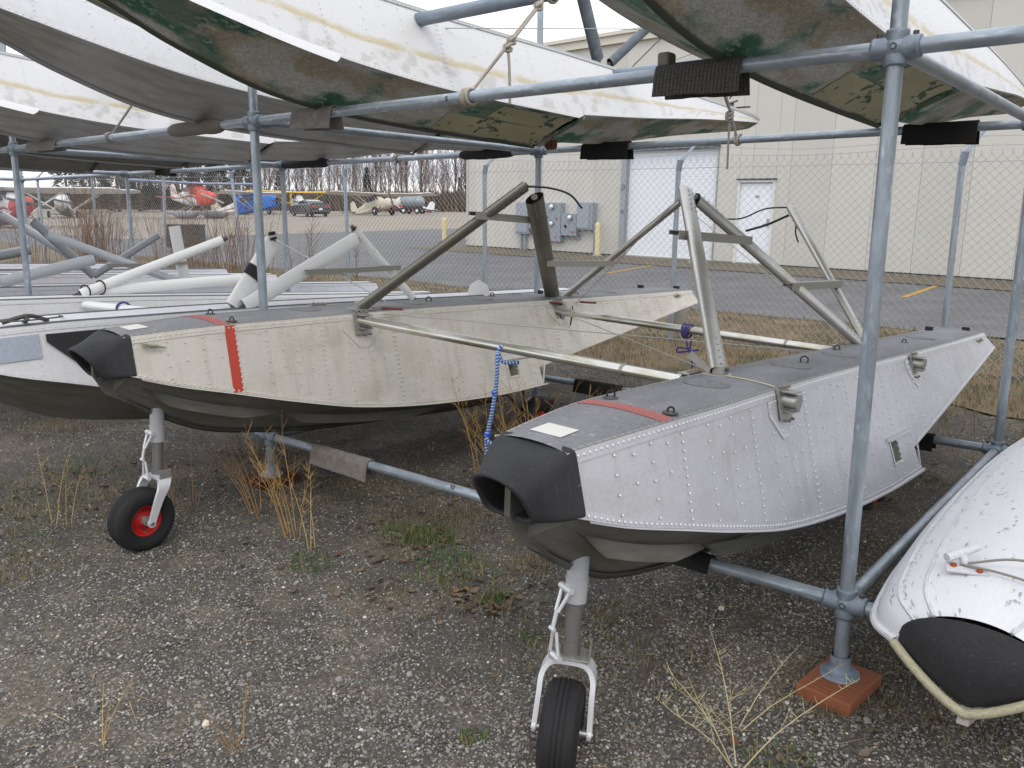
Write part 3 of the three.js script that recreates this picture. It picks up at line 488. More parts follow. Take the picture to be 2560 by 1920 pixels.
  tl.push(rod(K(kF, -0.505, -0.03), K(kF, -0.505, 0.03), 0.011, 10), rod(K(kF + 0.028, -0.57, 0), K(kF + 0.04, -0.635, 0), 0.007, 8), rod(K(kF + 0.04, -0.63, -0.012), K(kF + 0.04, -0.63, 0.012), 0.007, 8), rod(K(kF + 0.02, -0.725, -0.026), K(kF + 0.02, -0.725, 0.026), 0.01, 10), rod(K(0, -0.505, 0), K(kF, -0.505, 0), 0.014, 8));
  part(gear, 'torque_link', tl, M.forkWhite);
  // fork: one bent flat bar over the wheel
  const axle = side === 'R' ? P(0.075, -0.945, 0) : P(0.088, -0.925, 0), hw = 0.086, R = 0.155;
  const path = [[-hw, 0], [-hw + 0.004, 0.10], [-hw + 0.008, 0.165], [-hw + 0.03, 0.196], [0, 0.203], [hw - 0.03, 0.196], [hw - 0.008, 0.165], [hw - 0.004, 0.10], [hw, 0]];
  const cv = new THREE.CatmullRomCurve3(path.map(([a, y]) => { const k = y / 0.203, f = mix(0, -(axle.clone().sub(V(gx, axle.y, gz)).dot(wd)), k ** 1.2); return axle.clone().addScaledVector(ax, a).addScaledVector(wd, f).add(V(0, y, 0)); }), false, 'centripetal');
  const cp = cv.getPoints(40), hf = (i) => { const t = Math.abs(i / 40 - 0.5) * 2; return mix(0.034, 0.017, smooth(0.2, 1, t)); };
  const ribbon = (o, fl) => grid(41, 2, (i, j) => { const p = cp[i].clone(), tn = cp[Math.min(40, i + 1)].clone().sub(cp[Math.max(0, i - 1)]).normalize(), n = tn.clone().cross(wd).normalize(); p.addScaledVector(n, o).addScaledVector(wd, (j ? 1 : -1) * hf(i)); return [p.x, p.y, p.z, i * 0.02, j * 0.05]; }, fl);
  const rimr = (sgn) => grid(41, 2, (i, j) => { const p = cp[i].clone(), tn = cp[Math.min(40, i + 1)].clone().sub(cp[Math.max(0, i - 1)]).normalize(), n = tn.clone().cross(wd).normalize(); p.addScaledVector(n, j ? 0.008 : -0.008).addScaledVector(wd, sgn * hf(i)); return [p.x, p.y, p.z, 0, 0]; }, sgn > 0);
  const ends = [-1, 1].map((k) => { const p = axle.clone().addScaledVector(ax, k * hw); return rod(p.clone().addScaledVector(ax, -0.006), p.clone().addScaledVector(ax, 0.006), 0.02, 18); });
  part(gear, 'fork', [ribbon(0.008, true), ribbon(-0.008, false), rimr(1), rimr(-1), ...ends], M.forkWhite);
  part(gear, 'tow_plate', [rbox(0.125, 0.006, 0.085, 0.002).rotateY(Math.atan2(wd.x, wd.z)).translate(P(0, -0.728, 0).x, -0.728, P(0, -0.728, 0).z), ...[-1, 1].map((k) => rbox(0.005, 0.05, 0.06, 0.002).rotateY(Math.atan2(wd.x, wd.z)).translate(P(0, -0.706, k * 0.062).x, -0.706, P(0, -0.706, k * 0.062).z))], M.castAlu);
  part(gear, 'axle', [rod(axle.clone().addScaledVector(ax, -hw - 0.006), axle.clone().addScaledVector(ax, hw + 0.006), 0.012, 14), rod(axle.clone().addScaledVector(ax, hw + 0.005), axle.clone().addScaledVector(ax, hw + 0.011), 0.009, 6)], M.steel);
  const wg = wheelGroup(floatSet, axle, ax, R, 0.122, M.rimRed); wg.applyMatrix4(place);
  // main gear, swung down behind the step
  const mg = grp(floatSet, 'main_gear'); mg.applyMatrix4(place);
  part(mg, 'leg', [rod(V(0, -0.45, -1.40), V(0, -0.86, -1.80), 0.03, 12), rod(V(0.05, -0.45, -1.62), V(0.03, -0.72, -1.74), 0.016, 10)], M.steelLeg);
  part(mg, 'tyre', at(new THREE.TorusGeometry(0.12, 0.062, 14, 36).rotateY(Math.PI / 2), 0.07, -0.87, -1.84), M.tyre);
  part(mg, 'rim', at(new THREE.CylinderGeometry(0.085, 0.085, 0.08, 24).rotateZ(Math.PI / 2), 0.07, -0.87, -1.84), M.rimRed);
  // water rudder at the stern
  part(hull, 'water_rudder', [slab([[0, 0.08], [0.2, 0.1], [0.24, 0.02], [0.2, -0.28], [0.08, -0.33], [0, -0.22]], 0.008, new THREE.Matrix4().makeRotationY(Math.PI / 2).setPosition(0, -0.05, -3.97))], M.alu);
  return hull;
}
M.legWhite = mat(0xcfcfd0, 0.4, { map: rep(T.hullWhite, 3) });
M.deckEdge = mat(0xa9a9a6, 0.8, { map: rep(T.deckWear, 1) });
M.deckRivet = mat(0x8c8d90, 0.7, { metalness: 0.2 });
M.paleLine = mat(0xb9b69c, 0.85);
M.cleat = mat(0xa9ab95, 0.5, { metalness: 0.4 });
M.rustSteel = mat(0x8b7f78, 0.5, { metalness: 0.5 });
M.recess = mat(0x8f8d80, 0.8); M.plateGrey = mat(0x97958c, 0.55, { map: T.bottom, metalness: 0.25 });
M.steelLeg = mat(0x8b8986, 0.4, { metalness: 0.6 });
buildMainFloat(placeL, 'L', M.hullWarm);
buildMainFloat(placeR, 'R', M.hullGrey);
{
  // spreader bars, struts, steps, bracing wires
  const P1 = V(0.53, 0.80, -0.73), Q1 = V(1.54, 0.80, -0.73), P2 = V(0.635, 0.824, -2.35), Q2 = V(1.435, 0.824, -2.35), chord = V(0, 0, 1);
  const FL = V(-0.07, 0.055, -0.06), RLt = V(-0.16, 0.055, -2.02), FR = V(2.15, 0.05, -0.03), RR = V(2.11, 0.05, -1.95);
  for (const z of [0, -1.832]) {
    const b = part(floatSet, 'spreader_bar', strutGeo(V(0.02, 0, z), V(2.1, 0, z), 0.036, 0.0245, chord), M.bar);
    part(b, 'bar_sleeve', [rod(V(0.06, 0, z), V(z ? 0.16 : 0.1, 0, z), 0.03, 20), strutGeo(V(1.72, 0, z), V(1.735, 0, z), 0.038, 0.0265, chord)], M.castAlu);
    if (!z) for (const [u, w] of [[0.12, 0.42], [1.5, 1.98]]) part(b, 'grip_strip', strutGeo(V(u, 0.0012, z), V(w, 0.0012, z), 0.026, 0.0248, chord), M.deck);
  }
  const strut = (a, b, rx, rz, m, ch = chord) => {
    const s = part(floatSet, 'strut', strutGeo(a, b, rx, rz, ch), m), d = b.clone().sub(a).normalize(), x = ch.clone().sub(d.clone().multiplyScalar(ch.dot(d))).normalize(), z = x.clone().cross(d), list = [];
    for (const [end, dir] of [[a, 1], [b, -1]]) for (let i = 0; i < 5; i++) for (const k of [-0.3, 0.3]) for (const f of [1, -1]) { const p = end.clone().addScaledVector(d, dir * (0.03 + i * 0.035)).addScaledVector(x, rx * k).addScaledVector(z, f * (rz + 0.0002)); list.push([p, z.clone().multiplyScalar(f)]); }
    rivets(s, list, 0.0045, M.steel);
    part(s, 'strut_fitting', [rod(a.clone().addScaledVector(d, 0.03), a.clone().addScaledVector(d, -0.035), rz * 0.7, 10), rod(b.clone().addScaledVector(d, -0.03), b.clone().addScaledVector(d, 0.012), rz * 0.7, 10)], M.steelDark);
    return s;
  };
  strut(FL, P1, 0.043, 0.026, M.aluDark); strut(RLt, P1.clone().add(V(0.03, -0.06, -0.05)), 0.058, 0.028, M.aluDark); strut(RLt.clone().add(V(0.03, 0, -0.05)), P2, 0.036, 0.022, M.alu);
  strut(FR, Q1, 0.05, 0.027, M.alu); strut(RR, Q1.clone().add(V(0.03, -0.03, -0.06)), 0.043, 0.026, M.alu); strut(RR.clone().add(V(0.02, 0, -0.06)), Q2, 0.037, 0.022, M.alu);
  const foot = (p) => { const f = part(floatSet, 'strut_foot', [rbox(0.1, 0.008, 0.12, 0.003, p.x, p.y - 0.004, p.z), rbox(0.05, 0.045, 0.05, 0.008, p.x, p.y + 0.016, p.z)], M.castAlu); part(f, 'foot_bolt', [rod(V(p.x - 0.035, p.y + 0.02, p.z), V(p.x + 0.035, p.y + 0.02, p.z), 0.007, 8)], M.steelDark); };
  [FL, RLt, FR, RR].forEach((p) => foot(p));
  part(floatSet, 'tie_tab', [slab([[-0.11, 0.05], [-0.09, 0.075], [0, 0.02], [0, -0.005]], 0.008, new THREE.Matrix4().makeTranslation(2.12, 0.05, -0.01))], M.castAlu);
  // boarding steps: bent channel across each pair of struts
  const channel = (a, b, w = 0.055) => { const d = b.clone().sub(a), L = d.length(), g = merge([box(L, 0.004, w), box(L, w * 0.72, 0.004, 0, -w * 0.36, w / 2), box(L, 0.02, 0.004, 0, -0.01, -w / 2)]); g.applyQuaternion(new THREE.Quaternion().setFromUnitVectors(V(1, 0, 0), d.normalize())); return at(g, (a.x + b.x) / 2, (a.y + b.y) / 2, (a.z + b.z) / 2); };
  const along = (a, b, t) => a.clone().lerp(b, t);
  const st = (a, b) => part(floatSet, 'boarding_step', channel(a, b), M.stepAlu);
  st(along(FL, P1, 0.78).add(V(-0.02, 0, 0.12)), along(RLt, P1, 0.78).add(V(0.02, 0.0, 0.02)));
  st(along(RLt, P1, 0.42).add(V(0.05, 0, 0.06)), along(RLt, P2, 0.42).add(V(0.03, 0, -0.03)));
  st(along(FR, Q1, 0.74).add(V(-0.03, 0.0, 0.13)), along(RR, Q1, 0.74).add(V(0.06, -0.0, 0.0)));
  st(along(RR, Q1, 0.44).add(V(0.02, 0, 0.08)), along(RR, Q2, 0.44).add(V(0.05, 0, -0.05)));
  const w = (a, b) => part(floatSet, 'bracing_wire', rod(a, b, 0.0028, 6), M.cable);
  w(V(-0.02, 0.03, -0.16), V(2.1, 0.0, -1.75)); w(V(-0.02, 0.03, -1.75), V(2.1, 0.02, -0.16)); w(P2, V(2.08, 0.05, -1.9)); w(V(0.0, 0.05, -2.1), Q1);
  for (const [x, z] of [[-0.02, -0.18], [-0.02, -1.74], [0.03, -2.1]]) part(floatSet, 'turnbuckle', rod(V(x, 0.06, z), V(x + 0.1, 0.062, z - 0.07), 0.008, 8), mat(0x6a3b30, 0.6));
  // loose control cables at the strut ends
  part(floatSet, 'control_cable', wire([P1.clone(), P1.clone().add(V(0.1, 0.0, -0.1)), P1.clone().add(V(0.2, -0.03, -0.16)), P1.clone().add(V(0.26, -0.1, -0.2))], 0.006), M.black);
  part(floatSet, 'control_cable', wire([Q2.clone(), Q2.clone().add(V(-0.14, -0.02, 0.06)), Q2.clone().add(V(-0.28, -0.09, 0.1)), Q2.clone().add(V(-0.42, -0.1, 0.12))], 0.005), M.black);
  part(floatSet, 'control_cable', wire([Q2.clone().add(V(0, -0.05, 0)), Q2.clone().add(V(-0.12, -0.12, 0.05)), Q2.clone().add(V(-0.24, -0.17, 0.1))], 0.008), M.black);
  part(floatSet, 'control_cable', wire([Q2.clone().add(V(0.01, 0, 0)), Q2.clone().add(V(0.06, -0.06, 0.02)), Q2.clone().add(V(0.07, -0.16, 0.03)), Q2.clone().add(V(0.1, -0.22, 0.04))], 0.005), M.black);
  part(floatSet, 'brake_hose', wire([RLt.clone().add(V(0.03, 0.02, 0.02)), V(-0.06, 0.06, -2.03), V(0.02, 0.0, -1.98), V(0.06, -0.08, -1.9), V(0.05, -0.03, -1.83)], 0.006), M.black);
  part(floatSet, 'brake_hose', wire([RLt.clone().add(V(0.05, 0.01, 0.0)), V(-0.04, 0.07, -2.06), V(0.04, 0.0, -2.0), V(0.08, -0.1, -1.93)], 0.005), M.black);
}
// ---------------------------------------------------------------- floats on the upper tier
const upFore = [[1.78, 2.80, 0.08, 2.72, 0.11, 2.68], [1.45, 2.80, 0.165, 2.62, 0.215, 2.585], [1.08, 2.775, 0.20, 2.525, 0.275, 2.457], [0.83, 2.755, 0.21, 2.46, 0.305, 2.347], [0.39, 2.722, 0.22, 2.362, 0.345, 2.204], [0.0, 2.695, 0.22, 2.305, 0.362, 2.14], [-0.6, 2.67, 0.22, 2.257, 0.37, 2.10], [-1.79, 2.645, 0.22, 2.222, 0.37, 2.064]];
const upAft = [[-1.79, 2.645, 0.22, 2.245, 0.362, 2.105], [-2.56, 2.62, 0.21, 2.295, 0.35, 2.141], [-3.6, 2.585, 0.195, 2.385, 0.275, 2.275], [-4.8, 2.545, 0.15, 2.475, 0.15, 2.41], [-5.05, 2.53, 0.10, 2.495, 0.09, 2.45]];
const upHull = hullShape(upFore, upAft, 0.02, true);
function upperFloat(set, x, hm, bm, opts = {}) {
  const H = upHull, hull = part(set, 'float_hull', [...H.sides, ...H.ends], hm); hull.position.x = x; hull.rotation.y = opts.yaw || 0;
  part(hull, 'deck', H.deck, M.deckPale); part(hull, 'bottom', H.bottom, bm);
  for (const sg of [1, -1]) {
    part(hull, 'gunwale_strip', H.strip(sg, H.zN, H.zS, 0.0, 0.022, 0.006, 60), M.trim);
    part(hull, 'chine_strip', H.strip(sg, 1.0, H.zStep - 0.0004, -0.02, -0.0005, 0.004, 50), hm);
    part(hull, 'aft_chine_strip', H.strip(sg, H.zStep - 0.001, H.zS, -0.02, -0.0005, 0.012, 40), hm);
    const list = sideRivets(H, sg, { step: 0.03, bay: 0.26, lift: 0.0046 }); rivets(hull, list, 0.0036, M.rivet);
    if (opts.spray && sg > 0) part(hull, 'spray_rail', grid(31, 4, (i, j) => { const z = mix(1.15, 0.16, i / 30), r = H.row(z), w = smooth(0, 0.12, i / 30) * smooth(0, 0.06, 1 - i / 30); return [sg * (r[4] + 0.008 + 0.05 * w * j / 3), r[3] + 0.012 - 0.055 * w * (j / 3) ** 1.3, z, z * 0.31, j * 0.03]; }, sg > 0), hm);
  }
  part(hull, 'keel_strip', grid(61, 3, (i, j) => { const z = mix(1.7, H.zStep, i / 60), r = H.row(z); return [(j - 1) * 0.018, r[5] - (j === 1 ? 0.012 : -0.002), z, 0, 0]; }), opts.keel || M.bottomGrey);
  return hull;
}
M.deckPale = mat(0x8e8f8f, 0.85, { map: T.deck });
M.trim = mat(0xa9aaa6, 0.5, { metalness: 0.35 });
M.keelGreen = mat(0x77786c, 0.85, { map: T.algae });
const setU = thing('upper_float_set', 'white float pair with green algae stained bottoms on the upper rails', 'float set');
{
  for (const x of [-2.77, -0.565]) {
    const h = upperFloat(setU, x, M.hullStain, M.algae, { spray: true, keel: M.keelGreen });
    // bare primer panels near the step on the right hand bottom
    for (const [z0, z1, t0, t1] of [[-1.05, -1.72, 0.1, 0.5], [-0.75, -1.72, 0.52, 0.92]]) part(h, 'primer_panel', grid(9, 5, (i, j) => { const z = mix(z0, z1, i / 8), r = upHull.row(z), t = mix(t0, t1, j / 4), V0 = r[3] - r[5]; return [r[4] * (1 - t), mix(r[3], r[5], t) + 0.22 * V0 * Math.sin(Math.PI * t) * (1 - t) - 0.003, z, z * 0.8, t * 0.4]; }), M.primer);
    part(h, 'keel_shoe', [rod(V(-0.03, 2.09, -1.93), V(0.03, 2.09, -1.93), 0.032, 16), rbox(0.05, 0.05, 0.12, 0.008, 0, 2.115, -1.87)], M.rust);
  }
  const bar = (z, x0, x1, y) => { const b = part(setU, 'spreader_bar', rod(V(x0, y, z), V(x1, y, z), 0.034, 22), M.galvFit); part(b, 'bar_bracket', [slab([[-0.05, -0.06], [0.06, -0.04], [0.08, 0.05], [-0.06, 0.05]], 0.008, new THREE.Matrix4().makeRotationY(Math.PI / 2).setPosition(x0 + 0.005, y, z))], M.trim); };
  bar(-0.46, -2.56, -0.76, 2.61); bar(-2.35, -2.57, -0.76, 2.58);
  const st = (a, b, rx, rz) => { const s = part(setU, 'strut', strutGeo(a, b, rx, rz, V(0, 0, 1)), M.strutGrey); part(s, 'strut_fitting', [rod(a.clone().lerp(b, 0.02), a.clone().lerp(b, -0.06), 0.015, 8)], M.steelDark); };
  st(V(-2.72, 2.70, -2.40), V(-2.6, 3.6, -1.72), 0.062, 0.028); st(V(-2.70, 2.69, -2.52), V(-2.55, 3.36, -3.4), 0.04, 0.026);
  st(V(-2.74, 2.74, -0.45), V(-2.45, 3.6, -0.6), 0.04, 0.026);
  part(setU, 'deck_cleat', [rod(V(-2.68, 2.70, -0.2), V(-2.56, 2.70, -0.33), 0.012, 8), rod(V(-2.62, 2.66, -0.26), V(-2.62, 2.71, -0.26), 0.014, 8), rod(V(-2.66, 2.72, -0.3), V(-2.6, 2.8, -0.42), 0.022, 8)], M.trim);
  part(setU, 'stern_fitting', [rod(V(-2.74, 2.56, -4.55), V(-2.74, 2.63, -4.6), 0.02, 8), rod(V(-2.72, 2.62, -4.5), V(-2.72, 2.66, -4.66), 0.009, 6), rod(V(-2.78, 2.6, -4.66), V(-2.6, 2.6, -4.68), 0.008, 6), wire([V(-2.72, 2.66, -4.5), V(-2.66, 2.72, -4.47), V(-2.74, 2.73, -4.5)], 0.006)], M.steelDark);
  part(setU, 'control_cable', wire([V(-2.53, 2.44, -2.5), V(-2.55, 2.44, -3.0), V(-2.58, 2.47, -3.6), V(-2.64, 2.55, -4.4)], 0.004), M.steelDark);
  part(setU, 'bracing_wire', rod(V(-2.56, 2.60, -0.62), V(-0.8, 2.64, -2.3), 0.003, 6), M.cable);
  part(setU, 'bracing_wire', rod(V(-2.54, 2.55, -2.45), V(-0.8, 3.0, -2.6), 0.003, 6), M.cable);
  part(setU, 'bracing_wire', rod(V(-2.56, 2.6, -2.5), V(-2.1, 3.2, -2.9), 0.004, 6), M.steelDark);
}
const setU2 = thing('upper_float_set', 'white float pair with bare grey bottoms on the upper rails', 'float set');
upperFloat(setU2, -3.92, M.hullWhite, M.bottomGrey, { yaw: 0.0 }); upperFloat(setU2, -6.12, M.hullStain, M.bottomGrey, { spray: true });
part(setU2, 'spreader_bar', rod(V(-5.9, 2.61, -0.4), V(-4.1, 2.61, -0.4), 0.034, 18), M.galvFit); part(setU2, 'spreader_bar', rod(V(-5.9, 2.58, -2.3), V(-4.1, 2.58, -2.3), 0.034, 18), M.galvFit);
const setU3 = thing('upper_float_set', 'dark stained float pair far along the upper rails beside the leafless brush', 'float set');
upperFloat(setU3, -7.3, M.hullWhite, M.bottomDark, {}); upperFloat(setU3, -9.4, M.hullWhite, M.bottomDark, {});
part(setU3, 'spreader_bar', rod(V(-9.2, 2.61, -0.4), V(-7.5, 2.61, -0.4), 0.034, 18), M.galvFit);
const setU4 = thing('upper_float_set', 'float on the upper rails above the rounded white float', 'float set');
upperFloat(setU4, 0.95, M.hullWhite, M.algae, {}); upperFloat(setU4, 2.9, M.hullWhite, M.algae, {}); part(setU4, 'spreader_bar', rod(V(1.15, 2.61, -0.9), V(2.7, 2.61, -0.9), 0.034, 18), M.galvFit);
// ---------------------------------------------------------------- white floats on the lower tier, farther bays
function lowerFloat(set, pos, rot, hm, dm, opts = {}) {
  const H = plainHull, hull = part(set, 'float_hull', [...H.sides, ...H.ends], hm); hull.position.copy(pos); hull.rotation.order = 'YXZ'; hull.rotation.set(rot[0], rot[1], rot[2] || 0);
  part(hull, 'deck', H.deck, dm); part(hull, 'bottom', H.bottom, M.bottom);
  for (const sg of [1, -1]) {
    part(hull, 'gunwale_strip', H.strip(sg, H.zN, H.zS, 0.001, 0.03, 0.004, 50), hm);
    part(hull, 'chine_strip', H.strip(sg, H.zN, H.zStep, -0.03, -0.0005, 0.004, 50), hm);
    rivets(hull, sideRivets(H, sg, { step: 0.03, bay: 0.3, lift: 0.0045 }), 0.004, M.rivet);
    // raised walkway bead along each deck edge
    part(hull, 'deck_bead', grid(41, 3, (i, j) => { const z = mix(H.zN - 0.1, H.zS, i / 40), r = H.row(z); return [sg * (r[2] - 0.02 - (j - 1) * 0.012), r[1] + 0.003 + (j === 1 ? 0.008 : 0.0), z, 0, 0]; }, sg < 0), M.beadGrey);
  }
  part(hull, 'nose_bumper', bumperGeo([1.272, -0.004, 0.126, -0.184, 0.182], 0.19, { w: 0.092, top: -0.066, bot: -0.212 }), M.rubber);
  if (opts.panels) {
    part(hull, 'bare_panel', H.strip(1, 1.22, 0.98, 0.045, 0.17, 0.0065, 16), M.bareAlu);
    part(hull, 'black_panel', [poly([[0.95, 0.05], [0.66, 0.05], [0.62, 0.3], [0.72, 0.31], [0.95, 0.09]].map(([z, d]) => H.side(1, z, d, 0.012).p))], M.black);
    part(hull, 'strap', [H.strip(1, 1.24, 1.225, 0.14, 0.24, 0.008, 2)], M.rust);
    part(hull, 'mooring_cleat', [wire([V(0.1, 0.03, 1.12), V(0.12, 0.06, 1.0), V(0.1, 0.03, 0.9)], 0.012), rod(V(0.06, 0.02, 1.0), V(0.15, 0.05, 1.02), 0.012, 8), wire([V(0.04, 0.03, 1.15), V(0.15, 0.04, 1.05), V(0.14, 0.05, 0.85), V(0.0, 0.04, 0.8)], 0.004)], M.steelDark);
  }
  return hull;
}
M.bareAlu = mat(0xc3ccda, 0.45, { metalness: 0.1, map: T.hullWhite });
M.deckWhite = mat(0xffffff, 0.6, { map: T.hullWhite });
const setW = thing('lower_float_set', 'glossy white float pair with folded white struts beside the silver pair', 'float set');
lowerFloat(setW, V(-3.95, 1.0, 0.1), [-0.035, 0.02, -0.02], M.hullWhite, M.deckWhite, { panels: true });
lowerFloat(setW, V(-6.0, 0.93, -0.05), [-0.06, 0.03, 0], M.hullWhite, M.deckWhite);
{
  const st = (a, b, rx, rz, m = M.white, ch = V(0, 0, 1)) => { const s = part(setW, 'strut', strutGeo(a, b, rx, rz, ch), m); part(s, 'strut_fitting', [rod(a.clone().lerp(b, 0.02), a.clone().lerp(b, -0.04), rz * 0.8, 8), rod(b.clone().lerp(a, 0.02), b.clone().lerp(a, -0.04), rz * 0.7, 8)], M.steelDark); return s; };
  const w = st(V(-3.86, 1.04, -0.11), V(-3.86, 1.44, -0.42), 0.06, 0.024);
  part(w, 'black_band', strutGeo(V(-3.86, 1.215, -0.246), V(-3.86, 1.275, -0.292), 0.0632, 0.0312, V(0, 0, 1)), M.blackMatte);
  st(V(-3.82, 1.04, -0.16), V(-3.82, 1.45, -1.08), 0.052, 0.022); st(V(-3.82, 1.0, -1.61), V(-3.82, 1.515, -1.06), 0.03, 0.022);
  part(setW, 'boarding_step', [box(0.06, 0.005, 0.82, -3.78, 1.252, -1.02), box(0.005, 0.035, 0.82, -3.752, 1.236, -1.02)], M.stepAlu);
  part(setW, 'bracing_wire', rod(V(-3.82, 1.46, -0.4), V(-3.82, 0.98, -1.36), 0.004, 6), M.white);
  part(setW, 'cable_end', [rod(V(-3.82, 1.455, -0.38), V(-3.82, 1.465, -0.42), 0.01, 8), rod(V(-3.82, 1.49, -0.37), V(-3.82, 1.495, -0.41), 0.012, 8)], M.blackMatte);
  part(setW, 'spreader_bar', [strutGeo(V(-5.78, 0.92, -0.05), V(-3.95, 1.0, 0.16), 0.045, 0.032, V(0, 0, 1))], M.white);
  part(setW, 'rudder_blade', slab([[0, 0], [0.03, 0.1], [0.1, 0.14], [0.17, 0.1], [0.21, 0]], 0.01, new THREE.Matrix4().makeRotationY(0.9).setPosition(-3.95, 0.95, -2.35)), M.white);
  // struts lashed down on the second float
  st(V(-6.0, 0.985, -0.1), V(-6.0, 1.385, -1.36), 0.04, 0.027); st(V(-6.03, 1.0, -0.2), V(-6.03, 1.03, -1.55), 0.045, 0.03);
  for (const [z, y] of [[-0.14, 1.0], [-0.26, 1.03]]) part(setW, 'lashing', at(new THREE.TorusGeometry(0.055, 0.006, 6, 20).rotateY(0.3), -6.0, y, z), M.blackMatte);
}
const setY = thing('lower_float_set', 'weathered old float pair at the far end of the rack among the brush', 'float set');
lowerFloat(setY, V(-10.75, 0.9, -0.3), [-0.04, 0.02, 0], M.hullGrey, M.deckPale); lowerFloat(setY, V(-12.8, 0.9, -0.3), [-0.04, 0.02, 0], M.hullGrey, M.deckPale);
part(setY, 'spreader_bar', rod(V(-12.6, 0.92, -0.3), V(-10.95, 0.92, -0.3), 0.034, 14), M.galvFit); part(setY, 'strut', strutGeo(V(-10.75, 0.95, -0.4), V(-10.6, 1.55, -1.1), 0.05, 0.028, V(0, 0, 1)), M.strutMid); part(setY, 'strut', strutGeo(V(-10.75, 0.95, -2.2), V(-10.6, 1.6, -1.2), 0.05, 0.028, V(0, 0, 1)), M.strutPale);
const setX = thing('lower_float_set', 'dull grey float pair in the bay by the leafless brush with crossed struts', 'float set');
lowerFloat(setX, V(-7.3, 0.93, -0.2), [-0.05, 0.0, 0], M.hullGrey, M.deckWhite); lowerFloat(setX, V(-9.4, 0.93, -0.2), [-0.05, 0.0, 0], M.hullGrey, M.deckWhite);
{
  const st = (a, b, rx, rz, m) => part(setX, 'strut', strutGeo(a, b, rx, rz, V(0, 0, 1)), m);
  st(V(-7.2, 1.424, -0.37), V(-7.2, 0.93, -1.6), 0.04, 0.026, M.strutPale); st(V(-7.2, 1.489, -1.578), V(-7.2, 0.92, -1.65), 0.06, 0.035, M.white);
  st(V(-8.2, 1.53, -0.65), V(-8.2, 0.97, -1.19), 0.045, 0.026, M.strutMid); st(V(-8.2, 0.97, -1.19), V(-8.2, 1.38, -1.93), 0.038, 0.024, M.strutMid); st(V(-7.2, 1.02, 0.05), V(-7.2, 1.19, -0.76), 0.052, 0.028, M.strutPale);
  st(V(-8.5, 1.14, -0.1), V(-8.5, 1.24, -0.7), 0.05, 0.03, M.strutMid);
  part(setX, 'boarding_step', [box(0.05, 0.005, 0.8, -7.15, 1.14, -1.25), box(0.005, 0.03, 0.8, -7.12, 1.126, -1.25)], M.stepAlu);
  part(setX, 'spreader_bar', rod(V(-9.2, 0.93, -0.2), V(-7.5, 0.93, -0.2), 0.034, 16), M.galvFit);
}
